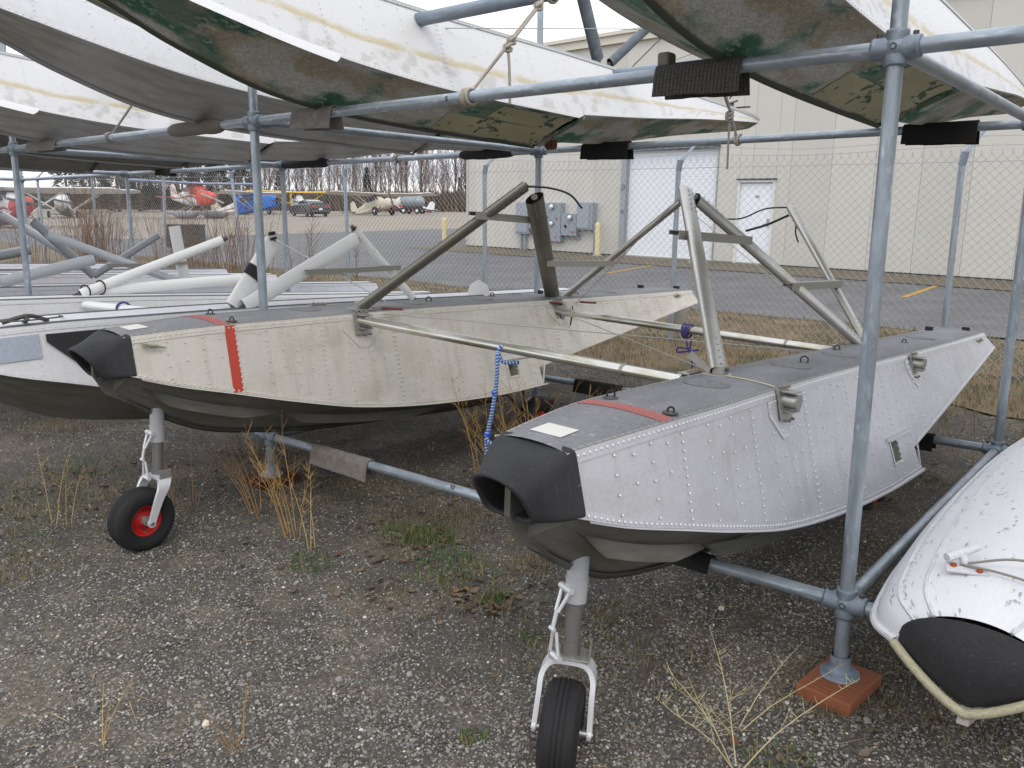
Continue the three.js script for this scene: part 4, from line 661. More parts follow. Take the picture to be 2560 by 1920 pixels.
// ---------------------------------------------------------------- rounded white float in the next bay
{
  const set = thing('rounded_float', 'rounded white float with thick peeling paint, black rubber nose and cream keel', 'float');
  // sections: [z, halfWidth at chine, chineY, topY, keelY, keel x]
  const rows = [[0.34, 0.20, 0.405, 0.53, 0.285], [0.25, 0.285, 0.40, 0.57, 0.26], [0.1, 0.318, 0.40, 0.60, 0.23], [-0.2, 0.345, 0.40, 0.63, 0.21], [-0.7, 0.36, 0.40, 0.65, 0.2], [-1.4, 0.348, 0.40, 0.66, 0.2], [-2.1, 0.28, 0.42, 0.65, 0.25], [-3.6, 0.12, 0.50, 0.6, 0.45]];
  const rowAt = (z) => lerpRow(rows, z), X0 = 0.455, zs = []; for (let i = 0; i <= 60; i++) zs.push(mix(0.34, -3.6, (i / 60) ** 1.5));
  const top = (z, a) => { const [, w, cy, ty] = rowAt(z), c = Math.cos(a), s = Math.sin(a); return [X0 - w * Math.sign(c) * Math.abs(c) ** 1.05, cy + (ty - cy) * s ** 1.0, z]; };
  const hull = part(set, 'hull', grid(zs.length, 29, (i, j) => { const a = j / 28 * Math.PI, p = top(zs[i], a); return [...p, zs[i] * 0.4, j / 28 * 0.8]; }), M.hullPeel);
  part(hull, 'bottom', [1, -1].map((s) => grid(zs.length, 9, (i, j) => { const [, w, cy, , ky] = rowAt(zs[i]), t = j / 8; return [X0 + s * w * (1 - t), mix(cy, ky, t) + 0.35 * (cy - ky) * Math.sin(Math.PI * t) * 0.5, zs[i], zs[i] * 0.4, t * 0.4]; }, s < 0)), M.hullPeel);
  // rubber nose: moustache shaped face between two arcs
  const face = (j, n, t) => { const u = j / n * 2 - 1, x = X0 + u * 0.205, yT = 0.41 + 0.122 * Math.max(0, 1 - u * u) ** 0.5, yB = 0.287 + 0.118 * Math.abs(u) ** 1.25, y = mix(yB, yT, t); return [x, y, 0.335 + 0.07 * (1 - u * u) * (0.35 + 0.65 * Math.sin(Math.PI * clamp(t * 0.8 + 0.1))), u * 0.3, t * 0.3]; };
  part(hull, 'nose_rubber', grid(15, 33, (i, j) => face(j, 32, i / 14), true), M.rubber);
  part(hull, 'keel_trim', [wire([-1, -0.75, -0.45, -0.2, 0].map((u) => V(X0 + u * 0.212, 0.277 + 0.122 * Math.abs(u) ** 1.2, 0.345 + 0.055 * (1 - u * u))), 0.014, 8, 30), wire([0, 0.2, 0.45, 0.75, 1].map((u) => V(X0 + u * 0.212, 0.277 + 0.122 * Math.abs(u) ** 1.2, 0.345 + 0.055 * (1 - u * u))), 0.014, 8, 30)], M.cream);
  part(hull, 'keel', [slab([[0.40, 0.285], [0.41, 0.25], [0.3, 0.215], [-0.6, 0.17], [-1.6, 0.18], [-1.6, 0.24], [0.3, 0.29]], 0.03, new THREE.Matrix4().makeRotationY(-Math.PI / 2).setPosition(X0 + 0.015, 0, 0))], M.creamDirty);
  part(hull, 'chine_bead', [wire(zs.slice(0, 40).map((z) => { const [, w, cy] = rowAt(z); return V(X0 - w - 0.004, cy - 0.006, z); }), 0.014, 8, 60), wire(zs.slice(0, 40).map((z) => { const [, w, cy] = rowAt(z); return V(X0 + w + 0.004, cy - 0.006, z); }), 0.014, 8, 60)], M.hullPeel);
  for (const a of [0.62, 0.95, 2.0]) part(hull, 'seam_bead', wire(zs.slice(0, 44).map((z) => V(...top(z, a))), 0.0055, 6, 60), M.hullPeel);
  part(hull, 'seam_rivet', (() => { const g = []; for (let i = 0; i < 46; i++) { const z = mix(0.3, -1.2, i / 46), p = top(z, 0.7); g.push(at(new THREE.SphereGeometry(0.005, 6, 4), ...p)); } return g; })(), M.hullPeel, 'stuff');
  const cz = 0.13, cp = V(...top(cz, 1.3));
  const cl = part(hull, 'mooring_cleat', [rod(cp.clone().add(V(-0.055, 0.028, 0.02)), cp.clone().add(V(0.01, 0.05, -0.075)), 0.014, 10, 0.011), rod(cp, cp.clone().add(V(-0.02, 0.03, -0.02)), 0.013, 8), rbox(0.11, 0.008, 0.05, 0.003).rotateY(0.25).rotateX(0.2).translate(cp.x, cp.y + 0.006, cp.z + 0.015)], M.hullPeel);
  part(cl, 'rusty_bolt', [-0.035, 0.035].map((d) => at(new THREE.CylinderGeometry(0.009, 0.009, 0.008, 8), cp.x + d, cp.y + 0.012, cp.z + 0.02)), mat(0x9a4a2a, 0.9));
  part(hull, 'tie_line', [wire([cp.clone().add(V(0, 0.02, 0)), cp.clone().add(V(0.12, 0.05, -0.04)), cp.clone().add(V(0.35, 0.02, -0.1))], 0.004), wire([cp.clone().add(V(-0.02, 0.015, 0.01)), cp.clone().add(V(0.1, 0.02, 0.02)), cp.clone().add(V(0.35, -0.01, 0.02))], 0.004)], M.ropeGrey);
}
// ---------------------------------------------------------------- pads draped over the rails
function padGeo(x0, x1, y, z, hang, kind) {
  const n = 14, m = 10, R = PR + 0.008, rnd = rngOf(Math.round((x0 + 20) * 1000)), wv = Array.from({ length: n + 1 }, () => rnd() - 0.5);
  const pt = (i, j, o) => { const x = mix(x0, x1, i / n), t = j / m; let yy, zz; const L = hang * (1 + 0.05 * wv[i >> 2] + 0.12 * (i / n - 0.5));
    if (t < 0.3) { const k = t / 0.3; zz = -R - 0.016 * (1 - k); yy = -L * (1 - k); } else if (t < 0.7) { const a = Math.PI * (1 - (t - 0.3) / 0.4); zz = (R + o) * Math.cos(a); yy = (R + o) * Math.sin(a); } else { const k = (t - 0.7) / 0.3; zz = R + 0.012 * k; yy = -L * k; }
    if (t < 0.3) zz -= o; else if (t >= 0.7) zz += o; return [x, y + yy, z + zz, (x - x0) * 2.2, t * 0.5]; };
  return merge([grid(n + 1, m + 1, (i, j) => pt(i, j, 0.004), true), grid(n + 1, m + 1, (i, j) => pt(i, j, -0.002), false), grid(2, m + 1, (i, j) => pt(0, j, i ? 0.004 : -0.002), false), grid(2, m + 1, (i, j) => pt(n, j, i ? 0.004 : -0.002), true)]);
}
const wrapGeo = (x0, x1, y, z) => { const rnd = rngOf(Math.round((x0 + 30) * 997)); const prof = Array.from({ length: 13 }, (_, i) => new THREE.Vector2(PR + (i === 0 || i === 12 ? 0.004 : 0.014 + 0.008 * rnd()), mix(x0, x1, i / 12))); return at(new THREE.LatheGeometry(prof, 20).rotateZ(-Math.PI / 2), 0, y, z); };
for (const [x0, x1, y, z, hang, m, label] of [
  [-2.985, -2.66, RY1, 0, 0.075, 'foamPad', 'grey rubber sheet draped on the upper front rail under a green bottomed float'],
  [-0.815, -0.485, RY1, 0, 0.085, 'carpet', 'ribbed brown carpet pad hanging over the upper front rail under a green bottomed float'],
  [-6.4, -5.88, RY1, 0, 0.045, 'foamPad', 'grey rubber sheet on the upper front rail beside the far post'],
  [-2.94, -2.53, RY1, -RW, 0.085, 'carpetBlack', 'black carpet pad on the far upper rail left of the hanging rope'],
  [-0.67, -0.28, RY1, -RW, 0.085, 'carpetBlack', 'black carpet pad on the far upper rail under the step of a green bottomed float'],
  [-9.3, -8.96, RY1, -RW, 0.05, 'carpetBlack', 'black pad on the far upper rail above the leafless brush'],
  [-2.93, -2.46, RY0, 0, 0.075, 'foamPad', 'grey rubber sheet draped on the lower front rail among dry weeds'],
  [-0.74, -0.5, RY0, 0, 0.025, 'carpetBlack', 'black pad on the lower front rail under the light grey float'],
  [-2.96, -2.52, RY0, -RW, 0.07, 'carpetBlack', 'black pad on the lower far rail behind the weathered beige float'],
  [-0.56, -0.33, RY0, -RW, 0.06, 'carpetBlack', 'black pad on the lower far rail behind the light grey float']]) solo('rail_pad', padGeo(x0, x1, y, z, hang, m), M[m], label, 'rail pad', 'pads on the rails');
for (const [x0, x1, y, z, label] of [
  [-4.26, -3.68, RY1, 0, 'lumpy grey foam wrap on the upper front rail under a grey bottomed float'],
  [-4.2, -3.63, RY1, -RW, 'lumpy black foam wrap on the far upper rail by the edge of the hangar'],
  [-6.75, -5.98, RY1, -RW, 'lumpy black foam wrap on the far upper rail above the black car']]) solo('foam_wrap', wrapGeo(x0, x1, y, z), z ? M.blackMatte : M.foamWrap, label, 'foam wrap', 'pads on the rails');
solo('rail_wedge', [rbox(0.05, 0.05, 0.06, 0.012, -0.79, RY1 + 0.05, -0.005)], M.woodGrey, 'small worn wood wedge on the upper front rail beside the carpet pad', 'wedge');
// painted bay numbers on the rails
{
  const { FontLoader } = await import('three/addons/loaders/FontLoader.js'); const { TextGeometry } = await import('three/addons/geometries/TextGeometry.js');
  const font = await new FontLoader().loadAsync('fonts/droid/droid_sans_bold.typeface.json');
  globalThis.__txt = (s, size, d = 0.0006) => { const g = new TextGeometry(s, { font, size, depth: d, curveSegments: 4 }); g.computeBoundingBox(); const b = g.boundingBox; g.translate(-(b.min.x + b.max.x) / 2, -(b.min.y + b.max.y) / 2, 0); return g; };
  const n9 = part(rack, 'bay_number', __txt('9', 0.024).rotateX(-0.1).translate(-1.866, RY1 - 0.001, PR - 0.0005), M.black); n9.userData.label = 'black painted bay number 9';
  const n10 = part(rack, 'bay_number', __txt('10', 0.022).rotateX(-0.75).translate(-1.853, RY0 + 0.0165, 0.0178), M.black); n10.userData.label = 'black painted bay number 10';
}
// ---------------------------------------------------------------- ropes
const coil = (c, axis, r, t, n) => { const g = [], q = new THREE.Quaternion().setFromUnitVectors(V(0, 0, 1), axis.clone().normalize()); for (let i = 0; i < n; i++) g.push(new THREE.TorusGeometry(r, t, 8, 22).rotateX(0.12 * (i % 2 ? 1 : -1)).applyQuaternion(q).translate(c.x + axis.x * t * 2 * (i - (n - 1) / 2), c.y + axis.y * t * 2 * (i - (n - 1) / 2), c.z + axis.z * t * 2 * (i - (n - 1) / 2))); return g; };
const knot = (c, r, t) => [wire([V(-r, -r * 0.6, 0), V(r * 0.4, -r * 0.3, r * 0.9), V(r, r * 0.5, 0), V(0, r, -r * 0.8), V(-r * 0.9, r * 0.2, 0.2 * r), V(0, -r, r * 0.6), V(r * 0.8, -r * 0.7, -r * 0.6), V(-r * 0.2, r * 0.1, r)].map((p) => p.add(c)), t, 7, 40)];
const X = V(1, 0, 0);
{
  const r1 = thing('tie_down_rope', 'pale grey rope knotted from the upper front rail up to a spreader bar', 'rope');
  part(r1, 'rail_turns', coil(V(-1.755, RY1, 0), X, PR + 0.008, 0.0075, 3), M.rope);
  part(r1, 'line', [rod(V(-1.745, RY1 + 0.025, -0.01), V(-1.702, 2.34, -0.19), 0.0065, 7), rod(V(-1.735, RY1 + 0.028, -0.005), V(-1.705, 2.34, -0.185), 0.0065, 7), rod(V(-1.702, 2.36, -0.2), V(-1.684, 2.56, -0.4), 0.0065, 7), rod(V(-1.69, 2.36, -0.205), V(-1.674, 2.56, -0.405), 0.0065, 7), rod(V(-1.674, 2.56, -0.405), V(-1.66, 2.66, -0.45), 0.0065, 7), wire([V(-1.70, 2.33, -0.2), V(-1.693, 2.25, -0.2), V(-1.688, 2.10, -0.2)], 0.0065, 7)], M.rope);
  part(r1, 'knot', [...knot(V(-1.703, 2.345, -0.2), 0.019, 0.008), ...knot(V(-1.694, 2.375, -0.215), 0.018, 0.008), ...knot(V(-1.68, 2.545, -0.385), 0.018, 0.008)], M.rope);
  part(r1, 'bar_turns', coil(V(-1.66, 2.61, -0.46), X, 0.042, 0.0075, 2), M.rope);
  const r2 = thing('tie_down_rope', 'pale grey rope on the far upper rail with a long hanging end', 'rope');
  part(r2, 'rail_turns', coil(V(-1.703, RY1 + 0.002, -RW), X, PR + 0.009, 0.0085, 2), M.rope);
  part(r2, 'line', [wire([V(-1.703, RY1 + 0.03, -2.53), V(-1.715, 2.21, -2.51), V(-1.735, 2.27, -2.5)], 0.0085, 7), wire([V(-1.745, 2.3, -2.5), V(-1.765, 2.38, -2.46), V(-1.77, 2.43, -2.45)], 0.007, 7), wire([V(-1.735, 2.3, -2.49), V(-1.752, 2.38, -2.46), V(-1.765, 2.43, -2.44)], 0.007, 7), rod(V(-1.77, 2.43, -2.45), V(-1.78, 2.6, -2.36), 0.007, 7), wire([V(-1.735, 2.27, -2.49), V(-1.735, 2.1, -2.49), V(-1.735, 1.925, -2.495)], 0.0075, 7)], M.ropeGrey);
  part(r2, 'knot', [...knot(V(-1.742, 2.275, -2.5), 0.022, 0.01), ...knot(V(-1.74, 2.25, -2.495), 0.022, 0.01), ...knot(V(-1.768, 2.42, -2.45), 0.02, 0.009)], M.ropeGrey);
  const r3 = thing('tie_down_rope', 'thin grey rope slanting from the upper front rail to a white float', 'rope');
  part(r3, 'rail_turns', coil(V(-5.075, RY1, 0), X, PR + 0.008, 0.007, 2), M.ropeGrey); part(r3, 'line', rod(V(-5.07, RY1 + 0.02, -0.01), V(-4.9, 2.4, -0.14), 0.008, 7), M.ropeGrey);
  const r4 = thing('rope_coil', 'worn grey rope loop on the far upper rail near the lumpy foam wrap', 'rope'); part(r4, 'rail_turns', coil(V(-5.0, RY1, -RW), X, PR + 0.008, 0.01, 2), M.ropeGrey); part(r4, 'loose_end', rod(V(-5.0, RY1 - 0.02, -2.53), V(-4.98, RY1 - 0.06, -2.52), 0.01, 6), M.ropeGrey);
  // blue and white braided line on the front spreader bar
  const braid = (name, pts, r, mats, turns, seg) => { const curve = new THREE.CatmullRomCurve3(pts, false, 'centripetal'), n = seg, fr = curve.computeFrenetFrames(n, false); const strand = (k) => { const p = []; for (let i = 0; i <= n; i++) { const c = curve.getPointAt(i / n), a = i / n * turns * 6.283 + k * Math.PI; p.push(c.clone().addScaledVector(fr.normals[i], r * Math.cos(a)).addScaledVector(fr.binormals[i], r * Math.sin(a))); } return wire(p, r * 0.95, 5, n * 2); }; return mats.map((m, k) => [strand(k), m]); };
  const blue = thing('blue_rope', 'blue and white braided rope hanging from the front spreader bar', 'rope');
  const B = (pts, turns, seg) => braid('', pts, 0.0056, [M.ropeBlue, M.ropeWhiteBlue], turns, seg).forEach(([g, m]) => part(blue, m === M.ropeBlue ? 'blue_strand' : 'white_strand', g, m));
  const zb = -0.225;
  B([V(-1.66, 0.985, zb - 0.04), V(-1.70, 1.003, zb), V(-1.735, 0.995, zb + 0.035), V(-1.745, 0.95, zb + 0.04), V(-1.752, 0.87, zb + 0.035), V(-1.766, 0.78, zb + 0.03), V(-1.785, 0.68, zb + 0.03), V(-1.812, 0.56, zb + 0.03)], 34, 130);
  B([V(-1.67, 0.925, zb - 0.03), V(-1.72, 0.932, zb + 0.03), V(-1.733, 0.97, zb + 0.045), V(-1.735, 0.93, zb + 0.05), V(-1.742, 0.85, zb + 0.045), V(-1.758, 0.77, zb + 0.04), V(-1.778, 0.67, zb + 0.04), V(-1.806, 0.57, zb + 0.04)], 34, 130);
  B([V(-1.812, 0.57, zb + 0.035), V(-1.80, 0.535, zb + 0.05), V(-1.785, 0.52, zb + 0.04), V(-1.778, 0.49, zb + 0.03), V(-1.776, 0.47, zb + 0.02)], 8, 40);
  B([V(-1.80, 0.555, zb + 0.045), V(-1.822, 0.53, zb + 0.03), V(-1.83, 0.47, zb + 0.02), V(-1.838, 0.4, zb + 0.01), V(-1.846, 0.345, zb)], 14, 60);
  part(blue, 'knot', [...knot(V(-1.809, 0.562, zb + 0.035), 0.014, 0.007), ...knot(V(-1.764, 0.775, zb + 0.035), 0.012, 0.0065)], M.ropeBlue);
  const pur = thing('purple_rope', 'thin purple cord tied in a bow on the rear spreader bar', 'rope'); const pz = -2.05, po = V(-1.72, 0.885, pz);
  part(pur, 'bar_turns', coil(V(-1.735, 0.893, pz), V(1, -0.04, 0), 0.044, 0.006, 4), M.ropePurple);
  part(pur, 'loose_end', [wire([po.clone().add(V(0.0, -0.04, 0.04)), po.clone().add(V(0.015, -0.09, 0.04)), po.clone().add(V(0.03, -0.10, 0.04)), po.clone().add(V(0.035, -0.04, 0.04))], 0.006), wire([po.clone().add(V(0.02, -0.10, 0.04)), po.clone().add(V(-0.05, -0.1, 0.05)), po.clone().add(V(-0.055, -0.125, 0.05)), po.clone().add(V(0.02, -0.115, 0.04)), po.clone().add(V(0.09, -0.1, 0.04))], 0.006), wire([po.clone().add(V(0.02, -0.1, 0.04)), po.clone().add(V(0.045, -0.16, 0.04)), po.clone().add(V(0.055, -0.22, 0.04))], 0.006)], M.ropePurple);
  const pur2 = thing('purple_rope', 'thin purple cord round the white spreader bar of the glossy white floats', 'rope'); part(pur2, 'bar_turns', coil(V(-5.0, 0.954, 0.04), V(1, 0.04, 0.1), 0.048, 0.006, 2), M.ropePurple);
}
// ---------------------------------------------------------------- chain link fence
{
  const ZF = -6.2, fence = thing('chain_link_fence', 'tall galvanised chain link fence with slanted barbed wire arms along the yard', 'fence');
  const xs = []; for (let k = 0; k <= 9; k++) xs.push(1.87 - k * 3.0); const g = (x) => gy(x, ZF), Htop = 2.12, lean = { 5: [-0.22, 0.05], 6: [0.05, -0.1], 4: [-0.03, 0.0], 7: [0.12, 0.05] };
  xs.forEach((x, k) => {
    const [lx, lz] = lean[k] || [0.01 * (k % 3 - 1), 0], a = V(x, g(x) - 0.1, ZF + 0.035), b = V(x + lx, g(x) + 2.08, ZF + 0.035 + lz);
    part(fence, 'post', rod(a, b, 0.03, 16), M.galv);
    const c = b.clone().add(V(0.02, 0.06, 0)), d = c.clone().add(V(0.13, 0.27, -0.22));
    part(fence, 'barb_arm', [rod(b.clone().add(V(0, -0.06, 0)), c, 0.035, 14), slab([[-0.022, 0], [0.022, 0], [0.012, 0.36], [-0.012, 0.36]], 0.012, new THREE.Matrix4().lookAt(V(0, 0, 0), V(0.5, 0, 1), UP)).applyQuaternion(new THREE.Quaternion().setFromUnitVectors(UP, d.clone().sub(c).normalize())).translate(c.x, c.y - 0.02, c.z)], M.galvFit);
    part(fence, 'tie_wire', [0.35, 0.75, 1.15, 1.55, 1.95].map((h) => at(new THREE.TorusGeometry(0.034, 0.0022, 5, 14).rotateX(Math.PI / 2), mix(a.x, b.x, h / 2.1), g(x) + h, mix(a.z, b.z, h / 2.1))), M.steel);
  });
  const x0 = 3.4, x1 = -25, p = 0.086, list = [];
  const diag = (xa, s) => { const xb = xa + s * Htop, q = (x, y, z) => V(x, g(x) + y + 0.01, z); const A = clamp(xa, x1, x0), B = clamp(xb, x1, x0); if (Math.abs(A - B) < 0.02) return; const ya = Math.abs(A - xa), yb = Math.abs(B - xa); list.push(rod(q(A, ya, ZF + s * 0.002), q(B, yb, ZF + s * 0.002), 0.0021, 3, 0.0021, true)); };
  for (let x = x0 + 2.2; x > x1 - 2.2; x -= p) { diag(x, 1); diag(x, -1); }
  part(fence, 'mesh_fabric', list, M.meshWire, 'stuff');
  const barbs = []; for (let x = x0; x > x1; x -= p) { const y = g(x) + Htop; barbs.push(rod(V(x, y, ZF), V(x, y + 0.022, ZF), 0.0024, 3), rod(V(x, y + 0.02, ZF), V(x + 0.008, y + 0.045, ZF + 0.004), 0.0018, 3), rod(V(x, y + 0.02, ZF), V(x - 0.008, y + 0.045, ZF - 0.004), 0.0018, 3)); }
  part(fence, 'twisted_ends', barbs, M.meshWire, 'stuff');
  part(fence, 'top_wire', wire(xs.map((x) => V(x, g(x) + 2.05, ZF + 0.006)), 0.0028, 5, 120), M.meshWire);
  for (let s = 0; s < 3; s++) {
    const t = 0.3 + s * 0.33, pts = []; for (let k = 0; k < xs.length; k++) { const x = xs[k], [lx, lz] = lean[k] || [0, 0]; pts.push(V(x + lx + 0.13 * t, g(x) + 2.12 + 0.27 * t, ZF - 0.22 * t + lz)); if (k < xs.length - 1) pts.push(V(x - 1.5, g(x - 1.5) + 2.12 + 0.27 * t - 0.03 - 0.03 * hash(k, s, 5), ZF - 0.22 * t)); }
    const curve = new THREE.CatmullRomCurve3(pts, false, 'centripetal'), w = part(fence, 'barbed_wire', new THREE.TubeGeometry(curve, 160, 0.0028, 5), M.meshWire), bb = [];
    for (let i = 1; i < 230; i++) { const c = curve.getPointAt(i / 230); for (const a of [0.5, 2.2]) bb.push(rod(c.clone().add(V(0.006 * Math.cos(a), -0.018 * Math.sin(a), 0.01)), c.clone().add(V(-0.006 * Math.cos(a), 0.018 * Math.sin(a), -0.01)), 0.0018, 3)); }
    part(w, 'barbs', bb, M.meshWire, 'stuff');
  }
}
// ---------------------------------------------------------------- hangar
{
  const hg = thing('hangar', 'large pale beige metal panel hangar with a white roll-up door and door 401', 'building');
  hg.position.set(-19.7, gy0(-19.7, -19.3), -19.3); hg.quaternion.setFromAxisAngle(UP, -0.0755).multiply(new THREE.Quaternion().setFromAxisAngle(V(0, 0, 1), -0.01446));
  const EH = 6.06, W = 26, pw = 1.05, wallMat = [0, 1, 2].map((k) => mat([0xe6e5df, 0xe2e1db, 0xe9e8e2][k], 0.65, { map: T.wall }));
  part(hg, 'foundation', [box(W, 0.3, 0.2, W / 2, -0.08, -0.12)], M.concrete);
  part(hg, 'inner_wall', [box(W - 0.1, EH - 0.2, 0.03, W / 2, EH / 2, -0.3), box(0.03, EH - 0.2, 14, 0.1, EH / 2, -7)], M.trackGrey);
  const panel = (a, b, y0, k) => { const w = b - a - 0.005; const g = at(new RoundedBoxGeometry(w, EH - y0, 0.05, 1, 0.006), (a + b) / 2, (EH + y0) / 2, -0.025); const uv = g.attributes.uv; for (let i = 0; i < uv.count; i++) uv.setXY(i, uv.getX(i) * 0.5 + k * 0.37, uv.getY(i) * 3); part(hg, 'wall_panel', g, wallMat[k % 3]); };
  const cuts = []; for (let s = 4.65 - 4 * pw - 0.45; s < W; s += pw) cuts.push(s);
  const seams = [0]; for (let k = -4; k < 21; k++) { const s = 4.65 + k * pw; if (s > 0.2 && s < W - 0.2) seams.push(s); } seams.push(W);
  let k = 0;
  for (let i = 0; i < seams.length - 1; i++) {
    const a = seams[i], b = seams[i + 1]; k++;
    if (a > 6.7 && b < 9.95) panel(a, b, 3.07, k);
    else if (a > 9.85 && a < 9.95) { panel(a, 10.58, 0.06, k); panel(10.58, b, 2.2, k); }
    else if (a > 10.9 && a < 11) { panel(a, 11.62, 2.2, k); panel(11.62, b, 0.06, k); }
    else panel(a, b, 0.06, k);
  }
  for (let i = 0; i < 13; i++) part(hg, 'end_wall_panel', box(0.05, EH - 0.06, pw - 0.01, -0.025, (EH + 0.06) / 2, -0.06 - pw * (i + 0.5)), wallMat[i % 3]);
  part(hg, 'base_flashing', [box(6.7, 0.05, 0.02, 3.35, 0.035, 0.0), box(W - 11.7, 0.05, 0.02, 11.7 + (W - 11.7) / 2, 0.035, 0.0)], M.black);
  part(hg, 'eave', [box(W + 0.3, 0.22, 0.2, W / 2, EH + 0.11, 0.02), box(W + 0.4, 0.1, 0.3, W / 2, EH + 0.27, 0.05)], M.eave);
  part(hg, 'roof', slab([[0, 0], [-13.9, 0], [-13.9, 0.8], [-7, 1.2]], W, new THREE.Matrix4().makeRotationY(Math.PI / 2).multiply(new THREE.Matrix4().makeScale(-1, 1, 1)).setPosition(0, EH + 0.2, -0.1)), M.eave);
  const rd = part(hg, 'roll_up_door', box(3.0, 0.001, 0.001, 8.42, 0.05, -0.2), M.white);
  for (let i = 0; i < 40; i++) part(rd, 'slat', rbox(2.98, 0.073, 0.02, 0.006, 8.42, 0.085 + i * 0.0755, -0.115), M.doorWhite);
  part(hg, 'door_track', [box(0.17, 3.05, 0.09, 6.835, 1.55, 0.0), box(0.02, 3.05, 0.1, 6.93, 1.55, -0.07), box(0.06, 3.05, 0.1, 9.93, 1.55, -0.05)], M.trackGrey);
  part(hg, 'door_head', box(3.1, 0.06, 0.14, 8.42, 3.09, 0.02), M.trackDark);
  part(hg, 'door_box', [rbox(0.1, 0.14, 0.06, 0.006, 6.835, 2.05, 0.07), rbox(0.07, 0.1, 0.05, 0.006, 6.835, 1.35, 0.07)], M.galvFit);
  const dr = part(hg, 'door', rbox(0.94, 2.1, 0.045, 0.004, 11.1, 1.07, -0.06), M.doorWhite);
  part(dr, 'frame', [box(0.06, 2.16, 0.11, 10.6, 1.08, -0.02), box(0.06, 2.16, 0.11, 11.6, 1.08, -0.02), box(1.06, 0.06, 0.11, 11.1, 2.17, -0.02)], M.doorFrame);
  part(dr, 'door_sign', [box(0.14, 0.09, 0.008, 11.13, 1.78, -0.034)], M.offwhite);
  part(dr, 'door_number', __txt('401', 0.05, 0.002).translate(11.13, 1.78, -0.0295), M.black);
  part(dr, 'handle', [rod(V(11.47, 1.08, -0.04), V(11.47, 1.08, 0.03), 0.02, 10), rod(V(11.47, 1.08, 0.03), V(11.36, 1.08, 0.03), 0.012, 8), rbox(0.07, 0.2, 0.02, 0.005, 11.47, 1.12, -0.03)], M.steel);
  part(hg, 'drip_cap', box(1.12, 0.03, 0.09, 11.1, 2.225, 0.03), M.trackDark);
  // electric meters and switch boxes
  const ebox = (name, a, b, y0, y1, d) => part(hg, name, rbox(b - a, y1 - y0, d, 0.012, (a + b) / 2, (y0 + y1) / 2, d / 2 + 0.004), M.ebox);
  const mA = ebox('meter_cabinet', 3.66, 4.16, 0.36, 1.56, 0.2), mB = ebox('meter_cabinet', 4.17, 4.58, 0.36, 1.57, 0.22), mC = ebox('meter_cabinet', 4.59, 4.93, 0.56, 1.24, 0.2), mD = ebox('meter_cabinet', 4.94, 5.22, 0.56, 1.24, 0.21), mE = ebox('switch_box', 5.27, 5.86, 0.76, 1.58, 0.22), mF = ebox('switch_box', 2.62, 3.2, 0.55, 1.56, 0.2), mG = ebox('switch_box', 3.23, 3.6, 0.75, 1.5, 0.2);
  part(mE, 'cover', rbox(0.48, 0.72, 0.02, 0.008, 5.5, 1.17, 0.236), M.ebox2); part(mF, 'cover', rbox(0.5, 0.9, 0.02, 0.008, 2.9, 1.06, 0.216), M.ebox2);
  for (const [b, x, y] of [[mB, 4.24, 1.44], [mB, 4.24, 0.92], [mD, 5.0, 1.12]]) { const m = part(b, 'meter', [at(new THREE.CylinderGeometry(0.085, 0.09, 0.06, 24).rotateX(Math.PI / 2), x, y, 0.25)], M.galvFit); m.userData.label = 'round glass electricity meter'; part(b, 'meter_glass', at(new THREE.SphereGeometry(0.075, 20, 10, 0, 6.3, 0, 1.57).rotateX(Math.PI / 2).scale(1, 1, 0.8), x, y, 0.27), M.meterGlass); }
  for (const [b, x, y] of [[mA, 3.98, 1.1], [mA, 3.98, 0.62], [mC, 4.78, 0.84], [mA, 3.76, 0.62]]) part(b, 'lock_plate', at(new THREE.CylinderGeometry(0.055, 0.055, 0.01, 18).rotateX(Math.PI / 2), x, y, 0.21), M.black);
  for (const [b, x, y] of [[mB, 4.42, 0.5], [mB, 4.42, 1.08], [mD, 5.1, 0.68]]) part(b, 'label_plate', box(0.1, 0.05, 0.004, x, y, 0.228), M.red2);
  for (const x of [2.78, 2.95]) part(hg, 'conduit', rod(V(x, 0.0, 0.09), V(x, 0.56, 0.09), 0.045, 12), M.galv);
  part(hg, 'conduit', [rod(V(4.7, 0.5, 0.08), V(5.2, 0.46, 0.08), 0.02, 8), rod(V(5.2, 0.46, 0.08), V(5.3, 0.62, 0.08), 0.02, 8), rod(V(4.72, 0.56, 0.1), V(4.72, 0.44, 0.1), 0.02, 8)], M.galv);
  part(hg, 'wall_pipe', rod(V(6.05, -0.1, 0.3), V(6.05, 1.06, 0.3), 0.045, 12), M.galvFit);
  // concrete strip in front
  const w2 = (s, o) => V(-19.7 + 0.9972 * s - 0.0754 * o, 0, -19.3 + 0.0754 * s + 0.9972 * o);
  struct('concrete_strip', grid(6, 40, (i, j) => { const p = w2(mix(-0.6, W, j / 39), mix(-0.3, 2.35, i / 5)); return [p.x, gy(p.x, p.z) + 0.035, p.z, p.x * 0.3, p.z * 0.3]; }, true).scale(1, 1, 1), M.concretePale);
  for (const [s, o, label] of [[6.36, 0.55, 'pale yellow steel bollard beside the thin grey pipe left of the roll-up door'], [9.75, 0.65, 'pale yellow steel bollard between the roll-up door and door 401'], [-0.35, 0.7, 'pale yellow steel bollard at the corner of the hangar']]) {
    const p = w2(s, o); const b = thing('bollard', label, 'bollard', 'bollards along the hangar'); b.position.set(p.x, gy(p.x, p.z), p.z);
    part(b, 'post', new THREE.LatheGeometry([[0.001, 1.02], [0.05, 1.005], [0.075, 0.96], [0.08, 0.9], [0.08, 0]].map((q) => new THREE.Vector2(...q)), 20), M.bollard); part(b, 'base', at(new THREE.CylinderGeometry(0.13, 0.14, 0.05, 20), 0, 0.055, 0), M.concrete);
  }
}
